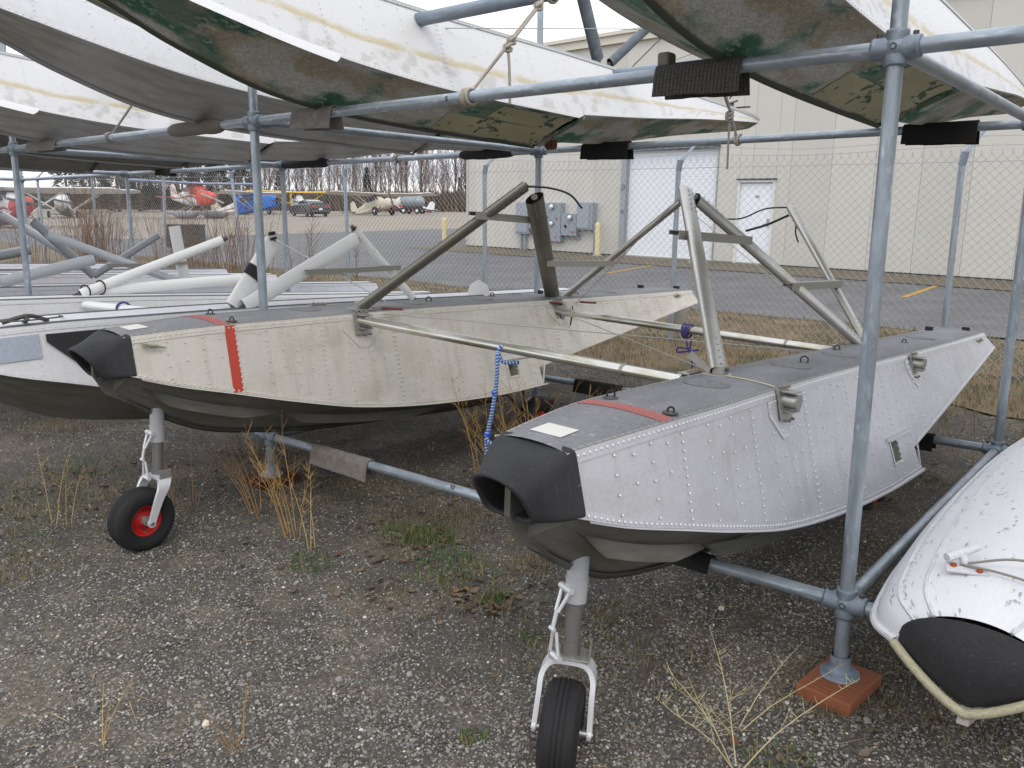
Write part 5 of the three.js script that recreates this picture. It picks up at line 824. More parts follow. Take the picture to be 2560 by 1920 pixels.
// painted parking lines
for (const [a, b] of [[[-9.88, -13.33], [-10.35, -16.4]], [[-3.35, -13.09], [-3.46, -16.2]], [[-6.6, -13.2], [-6.9, -16.3]]]) {
  if (a[0] === -6.6) continue;
  const n = 12; solo('parking_line', grid(n + 1, 2, (i, j) => { const x = mix(a[0], b[0], i / n) + (j ? 0.055 : -0.055), z = mix(a[1], b[1], i / n); return [x, gy(x, z) + 0.026, z, x * 3, z * 3]; }, true), M.yellowPaint, a[0] < -5 ? 'worn yellow parking line on the road before the roll-up door' : 'worn yellow parking line on the road right of door 401', 'road marking', 'yellow parking lines', null);
}
for (const [x0, z0, x1, z1] of [[-36, -15, -44, -60], [-38.5, -15, -47, -62]]) solo('apron_line', grid(30, 2, (i, j) => { const x = mix(x0, x1, i / 29) + (j ? 0.07 : -0.07), z = mix(z0, z1, i / 29); return [x, gy(x, z) + 0.036, z, x, z]; }, true), M.yellowPaint, 'long faded yellow taxi line crossing the apron', 'road marking', 'yellow taxi lines', null);
{ // utility cabinet past the fence
  const u = thing('utility_cabinet', 'dark green utility cabinet behind the fence at the edge of the apron', 'cabinet'); u.position.set(-24.9, gy(-24.9, -11.6), -11.6); u.rotation.y = 0.75; u.scale.set(0.72, 0.86, 0.72);
  part(u, 'body', rbox(1.5, 0.85, 0.9, 0.04, 0, 0.47, 0), M.cabinet); part(u, 'lid', rbox(1.54, 0.06, 0.94, 0.02, 0, 0.9, 0), M.cabinet); part(u, 'door', rbox(0.7, 0.7, 0.02, 0.01, -0.36, 0.46, 0.455), M.cabinet); part(u, 'door', rbox(0.7, 0.7, 0.02, 0.01, 0.36, 0.46, 0.455), M.cabinet); part(u, 'plinth', box(1.6, 0.1, 1.0, 0, 0.03, 0), M.concrete);
}
// ---------------------------------------------------------------- parked aircraft, car, tank on the apron
const ringLoft = (rows, n = 14) => grid(rows.length, n + 1, (i, j) => { const [x, w, y0, y1, e = 0.7] = rows[i], a = j / n * Math.PI * 2, c = Math.cos(a), s = Math.sin(a), cy = (y0 + y1) / 2, h = (y1 - y0) / 2; return [x, cy + h * Math.sign(s) * Math.abs(s) ** e, w * Math.sign(c) * Math.abs(c) ** e, x, j / n]; }, true);
function wingGeo(span, chord, thick, x, y, dih = 0.02) {
  const sec = [[0.5, 0], [0.44, 0.35], [0.3, 0.55], [0.05, 0.62], [-0.25, 0.42], [-0.5, 0.02], [-0.25, -0.3], [0.1, -0.42], [0.4, -0.3], [0.5, 0]], n = 18;
  const g = grid(n + 1, sec.length, (i, j) => { const t = i / n * 2 - 1, z = t * span / 2, k = Math.abs(t) > 0.93 ? Math.sqrt(Math.max(0.02, 1 - ((Math.abs(t) - 0.93) / 0.07) ** 2)) : 1; return [x + sec[j][0] * chord * (0.55 + 0.45 * k), y + sec[j][1] * thick * k + Math.abs(t) * span / 2 * dih, z, j * 0.2, z]; }, true);
  return g;
}
function aircraft(label, pos, turn, c, o = {}) {
  const a = thing(o.name || 'light_aircraft', label, 'aircraft', 'aircraft parked on the apron'), lift = o.floats ? 0.5 : 0; a.position.copy(pos); a.rotation.y = turn;
  const inn = grp(a, 'airframe'); a.remove(inn);
  const tilt = o.floats || o.level ? 0.0 : 0.16, add = (name, geo, m) => { const g = Array.isArray(geo) ? merge(geo) : geo; g.translate(-1.0, 0, 0).rotateZ(tilt).translate(1.0, lift, 0); return part(a, name, g, m); };
  const fus = [[2.0, 0.34, 0.62, 1.32], [1.6, 0.42, 0.52, 1.40], [1.1, 0.45, 0.48, 1.45], [0.8, 0.46, 0.46, 1.72], [0.3, 0.46, 0.45, 1.98], [-0.6, 0.46, 0.45, 1.98], [-1.2, 0.40, 0.50, 1.80], [-2.4, 0.26, 0.66, 1.50], [-3.6, 0.14, 0.82, 1.30], [-4.4, 0.05, 0.92, 1.18]];
  add('fuselage', ringLoft(fus), c.body); add('fuselage_belly', ringLoft(fus.map(([x, w, y0, y1]) => [x, w + 0.012, y0 - 0.012, y0 + (y1 - y0) * 0.42])), c.belly || c.body);
  if (c.stripe) add('stripe', ringLoft(fus.slice(2).map(([x, w, y0, y1]) => [x, w + 0.02, y0 + (y1 - y0) * 0.40, y0 + (y1 - y0) * 0.52, 0.4])), c.stripe);
  add('cowling', ringLoft([[2.62, 0.05, 0.9, 1.04], [2.55, 0.26, 0.72, 1.22], [2.4, 0.38, 0.58, 1.36], [1.6, 0.44, 0.5, 1.42], [1.2, 0.46, 0.47, 1.45]]), c.cowl || c.body);
  if (!o.noWindow) { add('windshield', [slab([[0.3, 1.96], [0.88, 1.46], [0.82, 1.44], [0.24, 1.9]], 0.84, new THREE.Matrix4().makeTranslation(0.03, 0.01, -0.42))], M.planeGlass); for (const s of [-1, 1]) add('side_window', [slab([[0.55, 1.5], [0.2, 1.86], [-0.9, 1.84], [-1.3, 1.5]], 0.02, new THREE.Matrix4().makeTranslation(0, 0, s * 0.462 - 0.01))], M.planeGlass); }
  if (!o.noWing) { add('wing', wingGeo(o.span || 10.7, 1.6, 0.2, 0.1, 2.06), c.wing); for (const s of [-1, 1]) for (const x of [0.5, -0.35]) add('wing_strut', rod(V(x * 0.3 + 0.2, 0.6, s * 0.42), V(x, 2.06, s * 2.6), 0.035, 6), c.strut || c.wing); }
  add('tailplane', wingGeo(3.0, 0.8, 0.07, -4.15, 1.12, 0), c.tail || c.wing);
  add('fin', slab([[-3.5, 1.2], [-4.0, 2.05], [-4.35, 2.2], [-4.75, 2.0], [-4.7, 1.0], [-4.3, 0.95]], 0.06, new THREE.Matrix4().makeTranslation(0, 0, -0.03)), c.fin || c.body);
  add('propeller', [rbox(0.05, 1.85, 0.13, 0.02, 2.7, 0.97, 0), rod(V(2.55, 0.97, 0), V(2.85, 0.97, 0), 0.11, 10, 0.03)].map((g) => g.translate(0, -0.97, 0).rotateX(o.prop ?? 1.35).translate(0, 0.97, 0)), o.propMat || M.steelDark);
  if (o.cover) add('engine_cover', ringLoft([[2.68, 0.12, 0.8, 1.12], [2.5, 0.42, 0.52, 1.42], [1.9, 0.5, 0.42, 1.52], [1.0, 0.52, 0.4, 1.6]]), o.cover);
  if (o.blueCover) { add('cabin_cover', ringLoft([[2.72, 0.2, 0.7, 1.3, 0.5], [2.5, 0.46, 0.45, 1.55, 0.4], [1.3, 0.52, 0.38, 1.72, 0.35], [0.9, 0.53, 0.36, 2.02, 0.3], [-1.35, 0.53, 0.36, 2.04, 0.3], [-1.45, 0.3, 0.6, 1.8, 0.4]]), o.blueCover); for (const s of [-1, 1]) add('cover_window', [slab([[0.55, 1.45], [0.3, 1.8], [-0.8, 1.8], [-1.0, 1.45]], 0.02, new THREE.Matrix4().makeTranslation(0, 0, s * 0.535 - 0.01))], M.planeGlass); }
  if (o.wingTarp) add('windshield_cover', ringLoft([[0.95, 0.49, 1.1, 1.68], [0.5, 0.5, 1.0, 2.02], [-0.2, 0.5, 1.05, 2.24]]), o.wingTarp);
  if (o.floats) {
    for (const s of [-1, 1]) {
      const f = part(a, 'float', ringLoft([[2.7, 0.05, 0.42, 0.5, 0.9], [2.4, 0.22, 0.16, 0.52], [1.5, 0.32, 0.02, 0.56], [0, 0.34, 0.0, 0.56], [-0.8, 0.33, 0.02, 0.56], [-0.82, 0.32, 0.14, 0.56], [-2.9, 0.1, 0.42, 0.54]], 14).translate(0, 0, s * 1.15), o.floatMat);
      part(f, 'float_strut', [rod(V(0.9, 0.5, s * 1.15), V(0.9, 1.1, s * 0.4), 0.04, 6), rod(V(-0.7, 0.5, s * 1.15), V(-0.7, 1.05, s * 0.4), 0.04, 6), rod(V(-0.7, 0.5, s * 1.15), V(0.9, 1.1, s * 0.4), 0.03, 6)], M.steel);
    }
  } else if (!o.noGear) {
    for (const s of [-1, 1]) { const w = grp(a, 'main_wheel'); part(w, 'tyre', at(new THREE.TorusGeometry(o.tyre ? 0.26 : 0.17, o.tyre ? 0.15 : 0.09, 10, 24), 1.0, o.tyre ? 0.4 : 0.26, s * 0.95), M.tyreFar); part(w, 'rim', at(new THREE.CylinderGeometry(0.13, 0.13, 0.16, 14).rotateX(Math.PI / 2), 1.0, o.tyre ? 0.4 : 0.26, s * 0.95), M.white); part(w, 'gear_leg', [rod(V(1.0, 0.4, s * 0.85), V(1.25, 0.85, s * 0.35), 0.05, 6), rod(V(1.0, 0.4, s * 0.85), V(0.4, 0.7, s * 0.35), 0.04, 6)], o.leg || c.body); }
    part(a, 'tail_wheel', [at(new THREE.TorusGeometry(0.08, 0.05, 8, 14), -4.2, 0.12, 0), rod(V(-4.2, 0.12, 0), V(-4.1, 0.35, 0), 0.03, 6)], M.tyreFar);
  }
  return a;
}
const pm = (h, r = 0.45) => mat(h, r);
M.planeGlass = mat(0x39424a, 0.15); M.tyreFar = mat(0x1d1d1e, 0.8);
const put = (x, z) => V(x, gy(x, z) + 0.03, z), headTo = (a) => { const ca = Math.cos(a), sa = Math.sin(a), x = 0.77 * ca + 0.64 * sa, z = -0.64 * ca + 0.77 * sa; return Math.atan2(-z, x); };   // a: turned from broadside towards the yard
{
  const red = pm(0xb8342d), white = pm(0xdcdcd8), cream = pm(0xd3cbb6), blue = pm(0x2b6cc4, 0.7), navy = pm(0x6a7794, 0.35), yellow = pm(0xd6ab1e), salmon = pm(0xcf5546, 0.8), greyF = pm(0x8d9196, 0.4);  // navy is paled to grey blue: sky reflection on the wing put into its colour
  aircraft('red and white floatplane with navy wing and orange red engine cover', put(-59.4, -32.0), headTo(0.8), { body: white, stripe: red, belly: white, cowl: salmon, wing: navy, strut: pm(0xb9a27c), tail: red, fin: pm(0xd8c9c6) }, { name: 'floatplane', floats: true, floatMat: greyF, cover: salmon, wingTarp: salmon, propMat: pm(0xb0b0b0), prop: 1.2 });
  aircraft('aircraft with its cabin and engine under a bright blue cover behind the red floatplane', put(-69.5, -43.6), headTo(0.35), { body: white, stripe: red, belly: white, cowl: blue, wing: white, tail: white, fin: pm(0xc8b9a5) }, { span: 9.6, blueCover: blue });
  aircraft('yellow winged aircraft with white cabin frame behind the black car', put(-72, -50.5), headTo(1.15), { body: pm(0xcfd3d2), belly: pm(0xcfd3d2), cowl: white, wing: yellow, tail: yellow, fin: yellow }, { tyre: false, level: true });
  aircraft('cream taildragger with big black tyres and orange landing gear', put(-61.0, -51.5), headTo(0.85), { body: cream, belly: cream, cowl: cream, wing: pm(0xc9c4b4), tail: cream, fin: cream, strut: cream }, { tyre: true, leg: pm(0xb0392b), prop: 0.3 });
  aircraft('white aircraft with red undersides behind the cream taildragger', put(-70.5, -63.5), headTo(2.3), { body: white, belly: red, cowl: white, wing: pm(0xd8d8d8), tail: white, fin: pm(0xdedfe0), stripe: red }, {});
  aircraft('red and white aircraft far beyond the tank trailer', put(-100, -101), headTo(2.6), { body: white, stripe: red, belly: red, cowl: red, wing: pm(0xcf4a42), tail: red, fin: red }, {});
  aircraft('small white aircraft with red stripe parked past the tank trailer', put(-92, -91), headTo(0.4), { body: white, stripe: red, wing: white, fin: white }, {});
  aircraft('long white and red aircraft parked behind the leafless brush', put(-47, -14.5), headTo(0.75), { body: white, stripe: red, belly: red, cowl: red, wing: white, tail: white, fin: white }, { span: 11 });
  aircraft('red aircraft behind the brush next to the long white one', put(-54, -12.5), headTo(0.35), { body: red, belly: white, stripe: white, cowl: pm(0x8d8a52), wing: pm(0xe2e2e2), tail: red, fin: white }, { span: 10 });
  aircraft('white aircraft with dark green trim behind the brush by the red floatplane', put(-66, -25), headTo(1.2), { body: white, belly: pm(0x5d7a70), stripe: pm(0x4b6b60), wing: white, tail: white, fin: white }, { tyre: false });
  aircraft('white winged aircraft parked at the far end of the apron behind the brush', put(-72, -15), headTo(1.6), { body: white, belly: red, wing: white, fin: white, tail: white }, {});
}
{ // black coupe
  const car = thing('parked_car', 'black two door coupe parked on the apron', 'car'); car.position.copy(put(-60.2, -43.0)); { const hx = -0.58 * 0.77 - 0.81 * 0.64, hz = 0.58 * 0.64 - 0.81 * 0.77; car.rotation.y = Math.atan2(-hz, hx); }
  const prof = [[2.35, 0.35], [2.38, 0.55], [2.2, 0.78], [1.2, 0.93], [0.85, 0.97], [0.2, 1.32], [-0.5, 1.38], [-1.2, 1.25], [-1.85, 1.02], [-2.3, 1.0], [-2.38, 0.7], [-2.35, 0.4], [-2.0, 0.28], [2.0, 0.28]];
  const s = new THREE.Shape(prof.slice(0, 4).concat([[0.95, 0.95], [-1.8, 0.99]], prof.slice(9)).map((p) => new THREE.Vector2(...p)));
  const body = part(car, 'body', new THREE.ExtrudeGeometry(s, { depth: 1.66, bevelEnabled: true, bevelSize: 0.08, bevelThickness: 0.09, bevelSegments: 3 }).translate(0, 0, -0.83), M.carPaint);
  const cab = new THREE.Shape([[0.95, 0.93], [0.2, 1.3], [-0.5, 1.36], [-1.2, 1.22], [-1.8, 0.97]].map((p) => new THREE.Vector2(...p)));
  part(car, 'cabin_glass', new THREE.ExtrudeGeometry(cab, { depth: 1.2, bevelEnabled: true, bevelSize: 0.03, bevelThickness: 0.14, bevelSegments: 2 }).translate(0, 0, -0.6), M.carGlass);
  part(car, 'roof', [slab([[0.22, 1.325], [-0.5, 1.392], [-1.2, 1.255], [-1.2, 1.28], [-0.5, 1.42], [0.22, 1.35]], 1.16, new THREE.Matrix4().makeTranslation(0, 0, -0.58)), ...[-1, 1].map((k) => slab([[-0.55, 1.38], [-0.35, 1.38], [-0.6, 0.96], [-0.8, 0.96]], 0.03, new THREE.Matrix4().makeTranslation(0, 0, k * 0.74 - 0.015)))], M.carPaint);
  for (const x of [1.45, -1.42]) for (const z of [-0.84, 0.84]) { const w = grp(car, 'wheel'); part(w, 'tyre', at(new THREE.TorusGeometry(0.25, 0.1, 10, 28), x, 0.34, z), M.tyreFar); part(w, 'rim', [at(new THREE.CylinderGeometry(0.22, 0.22, 0.16, 20).rotateX(Math.PI / 2), x, 0.34, z)], M.castAlu); }
  for (const z of [-0.62, 0.62]) { part(car, 'tail_light', rbox(0.06, 0.14, 0.42, 0.02, -2.42, 0.82, z), M.rimRed); part(car, 'headlight', rbox(0.06, 0.14, 0.4, 0.02, 2.3, 0.66, z), M.steel); }
  part(car, 'licence_plate', box(0.02, 0.14, 0.32, -2.46, 0.62, 0), M.white); part(car, 'rear_spoiler', rbox(0.22, 0.04, 1.5, 0.01, -2.3, 1.1, 0), M.carPaint); part(car, 'bumper', rbox(0.2, 0.22, 1.7, 0.06, -2.38, 0.45, 0), M.carPaint);
}
{ // fuel tank trailer
  const t = thing('tank_trailer', 'grey cylindrical fuel tank trailer on two axles beside the white aircraft tail', 'trailer'); t.position.copy(put(-64.3, -59.2)); t.rotation.y = headTo(0.35);
  part(t, 'tank', [new THREE.CapsuleGeometry(0.68, 1.3, 6, 24).rotateZ(Math.PI / 2).translate(0, 1.2, 0), ...[-0.5, 0.5].map((x) => at(new THREE.TorusGeometry(0.69, 0.03, 6, 28).rotateY(Math.PI / 2), x, 1.2, 0))], mat(0x8c9196, 0.4, { metalness: 0.4 }));
  part(t, 'chassis', [box(2.6, 0.12, 0.9, 0, 0.52, 0), rod(V(1.3, 0.5, 0), V(2.1, 0.4, 0), 0.05, 8)], M.steelDark);
  for (const x of [-0.75, 0.8]) for (const z of [-0.62, 0.62]) { const w = grp(t, 'wheel'); part(w, 'tyre', at(new THREE.TorusGeometry(0.24, 0.1, 10, 24), x, 0.34, z), M.tyreFar); part(w, 'rim', at(new THREE.CylinderGeometry(0.2, 0.2, 0.12, 16).rotateX(Math.PI / 2), x, 0.34, z), M.white); }
}
{ // light mast and wind sock pole beyond
  const p = thing('light_mast', 'slim white mast rising behind the cream taildragger', 'mast'); p.position.copy(put(-72, -80)); part(p, 'pole', rod(V(0, 0, 0), V(0, 5.6, 0), 0.09, 8), M.white); part(p, 'base', box(0.5, 0.25, 0.5, 0, 0.12, 0), M.red); part(p, 'lamp_head', rbox(0.7, 0.2, 0.35, 0.05, 0.1, 5.65, 0), M.steel);
}
// ---------------------------------------------------------------- far trees and brush
// a place at a given distance and bearing (tangent, to the right) from the yard gate
const far = (D, k) => { const x = 0.8229 + D * (-0.639 + 0.769 * k), z = 2.7959 + D * (-0.769 - 0.639 * k); return V(x, gy0(x, z), z); };
M.bark = mat(0x75675e, 0.95); M.barkPale = mat(0x8a7d74, 0.95); M.twig = mat(0x6d5b50, 0.95); M.needle = mat(0x2c3528, 0.95); M.brush = mat(0x665a4c, 1); M.brushDark = mat(0x57493a, 1);
function bareTree(seed, h) {
  const rnd = rngOf(seed), trunk = [], br = [];
  const seg = (list, a, d, L, r, depth) => {
    let p = a.clone(), dir = d.clone(), n = depth === 0 ? 7 : 3;
    for (let i = 0; i < n; i++) {
      const q = p.clone().addScaledVector(dir, L / n), r1 = r * (1 - i / n * 0.75), r2 = r * (1 - (i + 1) / n * 0.75);
      list.push(rod(p, q, r1, depth === 0 ? 5 : 3, r2, true));
      if (depth < 2 && (depth > 0 || i >= 1)) { const m = depth === 0 ? 7 : 2; for (let k = 0; k < m; k++) { const a2 = rnd() * 6.283, up = depth === 0 ? 0.9 + rnd() * 0.9 : 0.7 + rnd() * 0.8, dd = V(Math.cos(a2), up, Math.sin(a2)).normalize().lerp(dir, 0.35).normalize(); seg(br, p.clone().lerp(q, rnd()), dd, L * (depth === 0 ? 0.26 * (1.25 - i / n) : 0.6) * (0.7 + 0.5 * rnd()), Math.max(0.016, r1 * 0.36), depth + 1); } }
      p = q; dir = dir.clone().add(V((rnd() - 0.5) * 0.16, 0.05, (rnd() - 0.5) * 0.16)).normalize();
    }
  };
  seg(trunk, V(0, -0.3, 0), V((rnd() - 0.5) * 0.08, 1, (rnd() - 0.5) * 0.08).normalize(), h, 0.018 * h * 0.55, 0);
  return { trunk: merge(trunk), crown: merge(br) };
}
{
  const kinds = []; for (let k = 0; k < 6; k++) { const b = bareTree(900 + k * 13, 11.5 + (k % 3) * 1.3); const t = new THREE.Group(); t.name = numbered('bare_tree'); part(t, 'trunk', b.trunk, k % 2 ? M.bark : M.barkPale); part(t, 'crown', b.crown, k % 2 ? M.twig : M.bark); tag(t, 'tall bare leafless tree in the row behind the parked aircraft', 'tree', 'leafless trees beyond the apron'); kinds.push(t); }
  const rnd = rngOf(77); let n = 0;
  for (let i = 0; i < 150; i++) {
    const k = -0.50 + 0.47 * (i / 149) + (rnd() - 0.5) * 0.012, D = 112 + rnd() * 50; if (k > -0.42 && k < -0.375 && rnd() < 0.5) continue;
    const t = n < 6 ? kinds[n] : kinds[Math.floor(rnd() * 6)].clone(); if (n >= 6) { t.name = numbered('bare_tree'); t.userData = { ...kinds[0].userData }; }
    const p = far(D, k); t.position.copy(p); t.rotation.y = rnd() * 6.28; const s = 0.72 + rnd() * 0.4; t.scale.set(s * 0.9, s, s * 0.9); scene.add(t); n++;
  }
  // dark conifers
  const conifer = (seed, h) => { const r = rngOf(seed), g = []; const N = 1500; for (let i = 0; i < N; i++) { const t = r() ** 0.85, y = mix(0.08, 0.99, t) * h, w = (1 - t) * h * 0.17 * (0.75 + 0.5 * hash(Math.floor(t * 16), 3, seed)) + 0.05, a = r() * 6.283, q = w * Math.sqrt(r() * 0.85 + 0.15), L = 0.22 + 0.25 * r(); const p = V(Math.cos(a) * q, y - q * 0.35, Math.sin(a) * q), d = V(Math.cos(a), -0.4 + r() * 0.5, Math.sin(a)).normalize().multiplyScalar(L); g.push(rod(p, p.clone().add(d), 0.07, 3, 0.008, true)); } return merge(g); };
  const cg = [conifer(5, 9), conifer(8, 9), conifer(11, 9)];
  const spots = [[-0.170, 112, 0.62], [-0.345, 96, 1.15], [-0.318, 98, 1.1], [-0.365, 97, 1.2], [-0.385, 94, 1.1], [-0.41, 92, 1.2], [-0.435, 92, 1.15], [-0.46, 90, 1.2], [-0.49, 88, 1.2], [-0.52, 88, 1.1], [-0.273, 125, 0.6], [-0.062, 118, 0.5]];
  spots.forEach(([k, D, s], i) => { const t = thing('conifer', i === 0 ? 'lone pointed dark spruce among the bare trees' : i < 10 ? 'dark bushy conifer in the dense stand behind the red floatplane' : 'short dark spruce low in the far row of bare trees', 'tree', i === 0 ? undefined : i < 10 ? 'conifers beyond the apron' : 'short spruces beyond the apron'); t.position.copy(far(D, k)); t.scale.setScalar(s); t.rotation.y = i; part(t, 'crown', cg[i % 3], M.needle); part(t, 'trunk', rod(V(0, -0.2, 0), V(0, 8, 0), 0.14, 6, 0.03), M.bark); });
  // dense brush at the foot of the trees: reads as one mass
  const cone = new THREE.ConeGeometry(0.12, 1, 3, 1, true).translate(0, 0.5, 0), N = 15000, im = new THREE.InstancedMesh(cone, M.brush, N), m4 = new THREE.Matrix4(), q = new THREE.Quaternion(), col = new THREE.Color();
  for (let i = 0; i < N; i++) { const p = far(104 + rnd() * 22, -0.64 + rnd() * 0.62), h = 1.2 + rnd() * 1.8; q.setFromEuler(new THREE.Euler((rnd() - 0.5) * 0.7, rnd() * 6, (rnd() - 0.5) * 0.7)); im.setMatrixAt(i, m4.compose(p, q, V(0.9 + rnd(), h, 0.9 + rnd()))); const g = 0.6 + rnd() * 0.7; im.setColorAt(i, col.setRGB(g * (0.9 + rnd() * 0.2), g * 0.95, g * 0.9)); }
  im.name = 'far_brush'; tag(im, 'dense brown leafless brush along the foot of the far trees', 'brush', null, 'stuff'); scene.add(im);
}
// ---------------------------------------------------------------- leafless shrubs by the fence
M.stem = mat(0x6e5644, 0.95); M.stemRed = mat(0x7a5f4c, 0.95); M.dry = mat(0xb49a6b, 0.95); M.dryPale = mat(0xc4b68f, 0.95); M.dryBrown = mat(0x9a7a50, 0.95); M.dryTan = mat(0xb08e58, 0.95);
function stems(seed, n, h, spread, r, lean, forks) {
  const rnd = rngOf(seed), g = [];
  for (let i = 0; i < n; i++) {
    const a = rnd() * 6.283, b = spread * Math.sqrt(rnd()), p0 = V(Math.cos(a) * b * 0.6, 0, Math.sin(a) * b * 0.6), H = h * (0.55 + 0.45 * rnd()), a2 = a + (rnd() - 0.5) * 1.6, l = lean * (0.4 + rnd());
    const pts = [p0, p0.clone().add(V(Math.cos(a2) * l * H * 0.3, H * 0.4, Math.sin(a2) * l * H * 0.3)), p0.clone().add(V(Math.cos(a2) * l * H * 0.7, H * 0.75, Math.sin(a2) * l * H * 0.7)), p0.clone().add(V(Math.cos(a2) * l * H + (rnd() - 0.5) * 0.1 * H, H, Math.sin(a2) * l * H + (rnd() - 0.5) * 0.1 * H))];
    const cv = new THREE.CatmullRomCurve3(pts), cp = cv.getPoints(6);
    for (let k = 0; k < 6; k++) g.push(rod(cp[k], cp[k + 1], r * (1 - k / 6 * 0.8), 4, r * (1 - (k + 1) / 6 * 0.8), true));
    for (let f = 0; f < forks; f++) { const t = 0.25 + 0.7 * rnd(), c = cv.getPoint(t), a3 = rnd() * 6.283, L = H * 0.3 * (1.15 - t) * (0.5 + rnd()), e = c.clone().add(V(Math.cos(a3) * L * 0.7, L * (0.5 + 0.5 * rnd()), Math.sin(a3) * L * 0.7)), md = c.clone().lerp(e, 0.5).add(V(0, -L * 0.06, 0)); g.push(rod(c, md, r * 0.45, 3, r * 0.35, true), rod(md, e, r * 0.35, 3, r * 0.12, true)); if (rnd() < 0.6) { const L2 = L * 0.45, a4 = a3 + (rnd() - 0.5) * 2; g.push(rod(md, md.clone().add(V(Math.cos(a4) * L2, L2 * 0.6, Math.sin(a4) * L2)), r * 0.3, 3, r * 0.1, true)); } }
  }
  return merge(g);
}
{
  const rnd = rngOf(31), proto = [0, 1, 2].map((k) => stems(400 + k, 15, 2.2, 0.6, 0.0065, 0.2, 4));
  for (let i = 0; i < 22; i++) {
    const x = -11.6 - i * 0.42 + (rnd() - 0.5) * 0.7, z = -4.0 - rnd() * 2.6, s = thing('leafless_shrub', 'brown leafless shrub with many upright twigs at the fence behind the grey floats', 'shrub', 'leafless shrubs at the fence');
    s.position.set(x, gy(x, z), z); s.rotation.y = rnd() * 6; s.scale.setScalar(0.6 + rnd() * 0.42); part(s, 'twigs', proto[i % 3], i % 2 ? M.stem : M.stemRed);
  }
  for (const [x, z, h, label] of [[-12.5, -7.2, 1.7, 'thin bare sapling on the verge left of the white banded strut'], [-10.9, -7.0, 1.1, 'short bare sapling on the verge behind the fence']]) { const s = thing('sapling', label, 'sapling'); s.position.set(x, gy(x, z), z); part(s, 'stem', stems(600 + h * 10, 2, h, 0.05, 0.01, 0.05, 14), M.stem); }
}
// dry weeds standing in the gravel
{
  const weed = (x, z, seed, n, h, spread, lean, forks, m, label, r = 0.003) => { const w = thing('dry_weed', label, 'weed'); w.position.set(x, gy(x, z) - 0.005, z); part(w, 'stems', stems(seed, n, h, spread, r, lean, forks), m); return w; };
  weed(-2.55, 0.42, 701, 8, 0.66, 0.12, 0.34, 14, M.dryTan, 'tall tan dry weed in front of the grey rubber sheet on the lower rail', 0.0028);
  weed(-2.95, 0.35, 702, 8, 0.5, 0.14, 0.4, 8, M.dryBrown, 'brown dry weed by the foot of the rack post behind the red nose wheel', 0.0035);
  weed(-2.3, 0.5, 703, 3, 0.4, 0.1, 0.35, 8, M.dry, 'thin tan dry weed right of the tallest one on the lower rail');
  weed(-1.9, -0.75, 704, 26, 0.75, 0.45, 0.35, 9, M.dryTan, 'thicket of brown dry stems behind the blue rope', 0.0032);
  weed(-2.3, -1.0, 705, 20, 0.7, 0.45, 0.3, 9, M.dryTan, 'thicket of brown dry stems below the step of the weathered beige float', 0.0032);
  weed(-1.55, -1.25, 706, 16, 0.75, 0.35, 0.3, 9, M.dry, 'tan dry stems in front of the lower far rail', 0.003);
  weed(-1.2, -3.2, 707, 6, 0.8, 0.25, 0.25, 6, M.dryBrown, 'brown dry stems under the rear spreader bar', 0.003);
  weed(-0.15, -2.9, 708, 6, 0.6, 0.25, 0.3, 6, M.dryBrown, 'brown dry stems behind the stern of the light grey float', 0.003);
  weed(-0.07, 0.65, 709, 4, 0.4, 0.03, 0.9, 12, M.dryPale, 'sprawling pale dry weed before the orange wood block', 0.0028);
  weed(-0.16, 0.5, 710, 4, 0.36, 0.05, 1.1, 10, M.dryPale, 'pale dry weed with arching stems left of the orange wood block', 0.0022);
  weed(-1.6, 1.84, 711, 3, 0.26, 0.03, 0.4, 3, M.dry, 'small pale dry stalk in the open gravel', 0.0025);
  weed(-1.28, 1.55, 712, 9, 0.17, 0.08, 0.5, 2, M.dryBrown, 'small tuft of brown dry stalks in the open gravel', 0.0022);
  weed(-3.6, 1.15, 713, 4, 0.5, 0.15, 0.5, 6, M.dry, 'thin tan weed left of the red nose wheel', 0.0025);
  weed(-3.35, 0.55, 714, 6, 0.55, 0.2, 0.4, 6, M.dryBrown, 'brown weed behind the red nose wheel', 0.0025);
  weed(0.8, -1.9, 715, 8, 0.6, 0.4, 0.4, 6, M.dryBrown, 'brown dry stems beyond the cross rail by the rounded white float', 0.003);
}
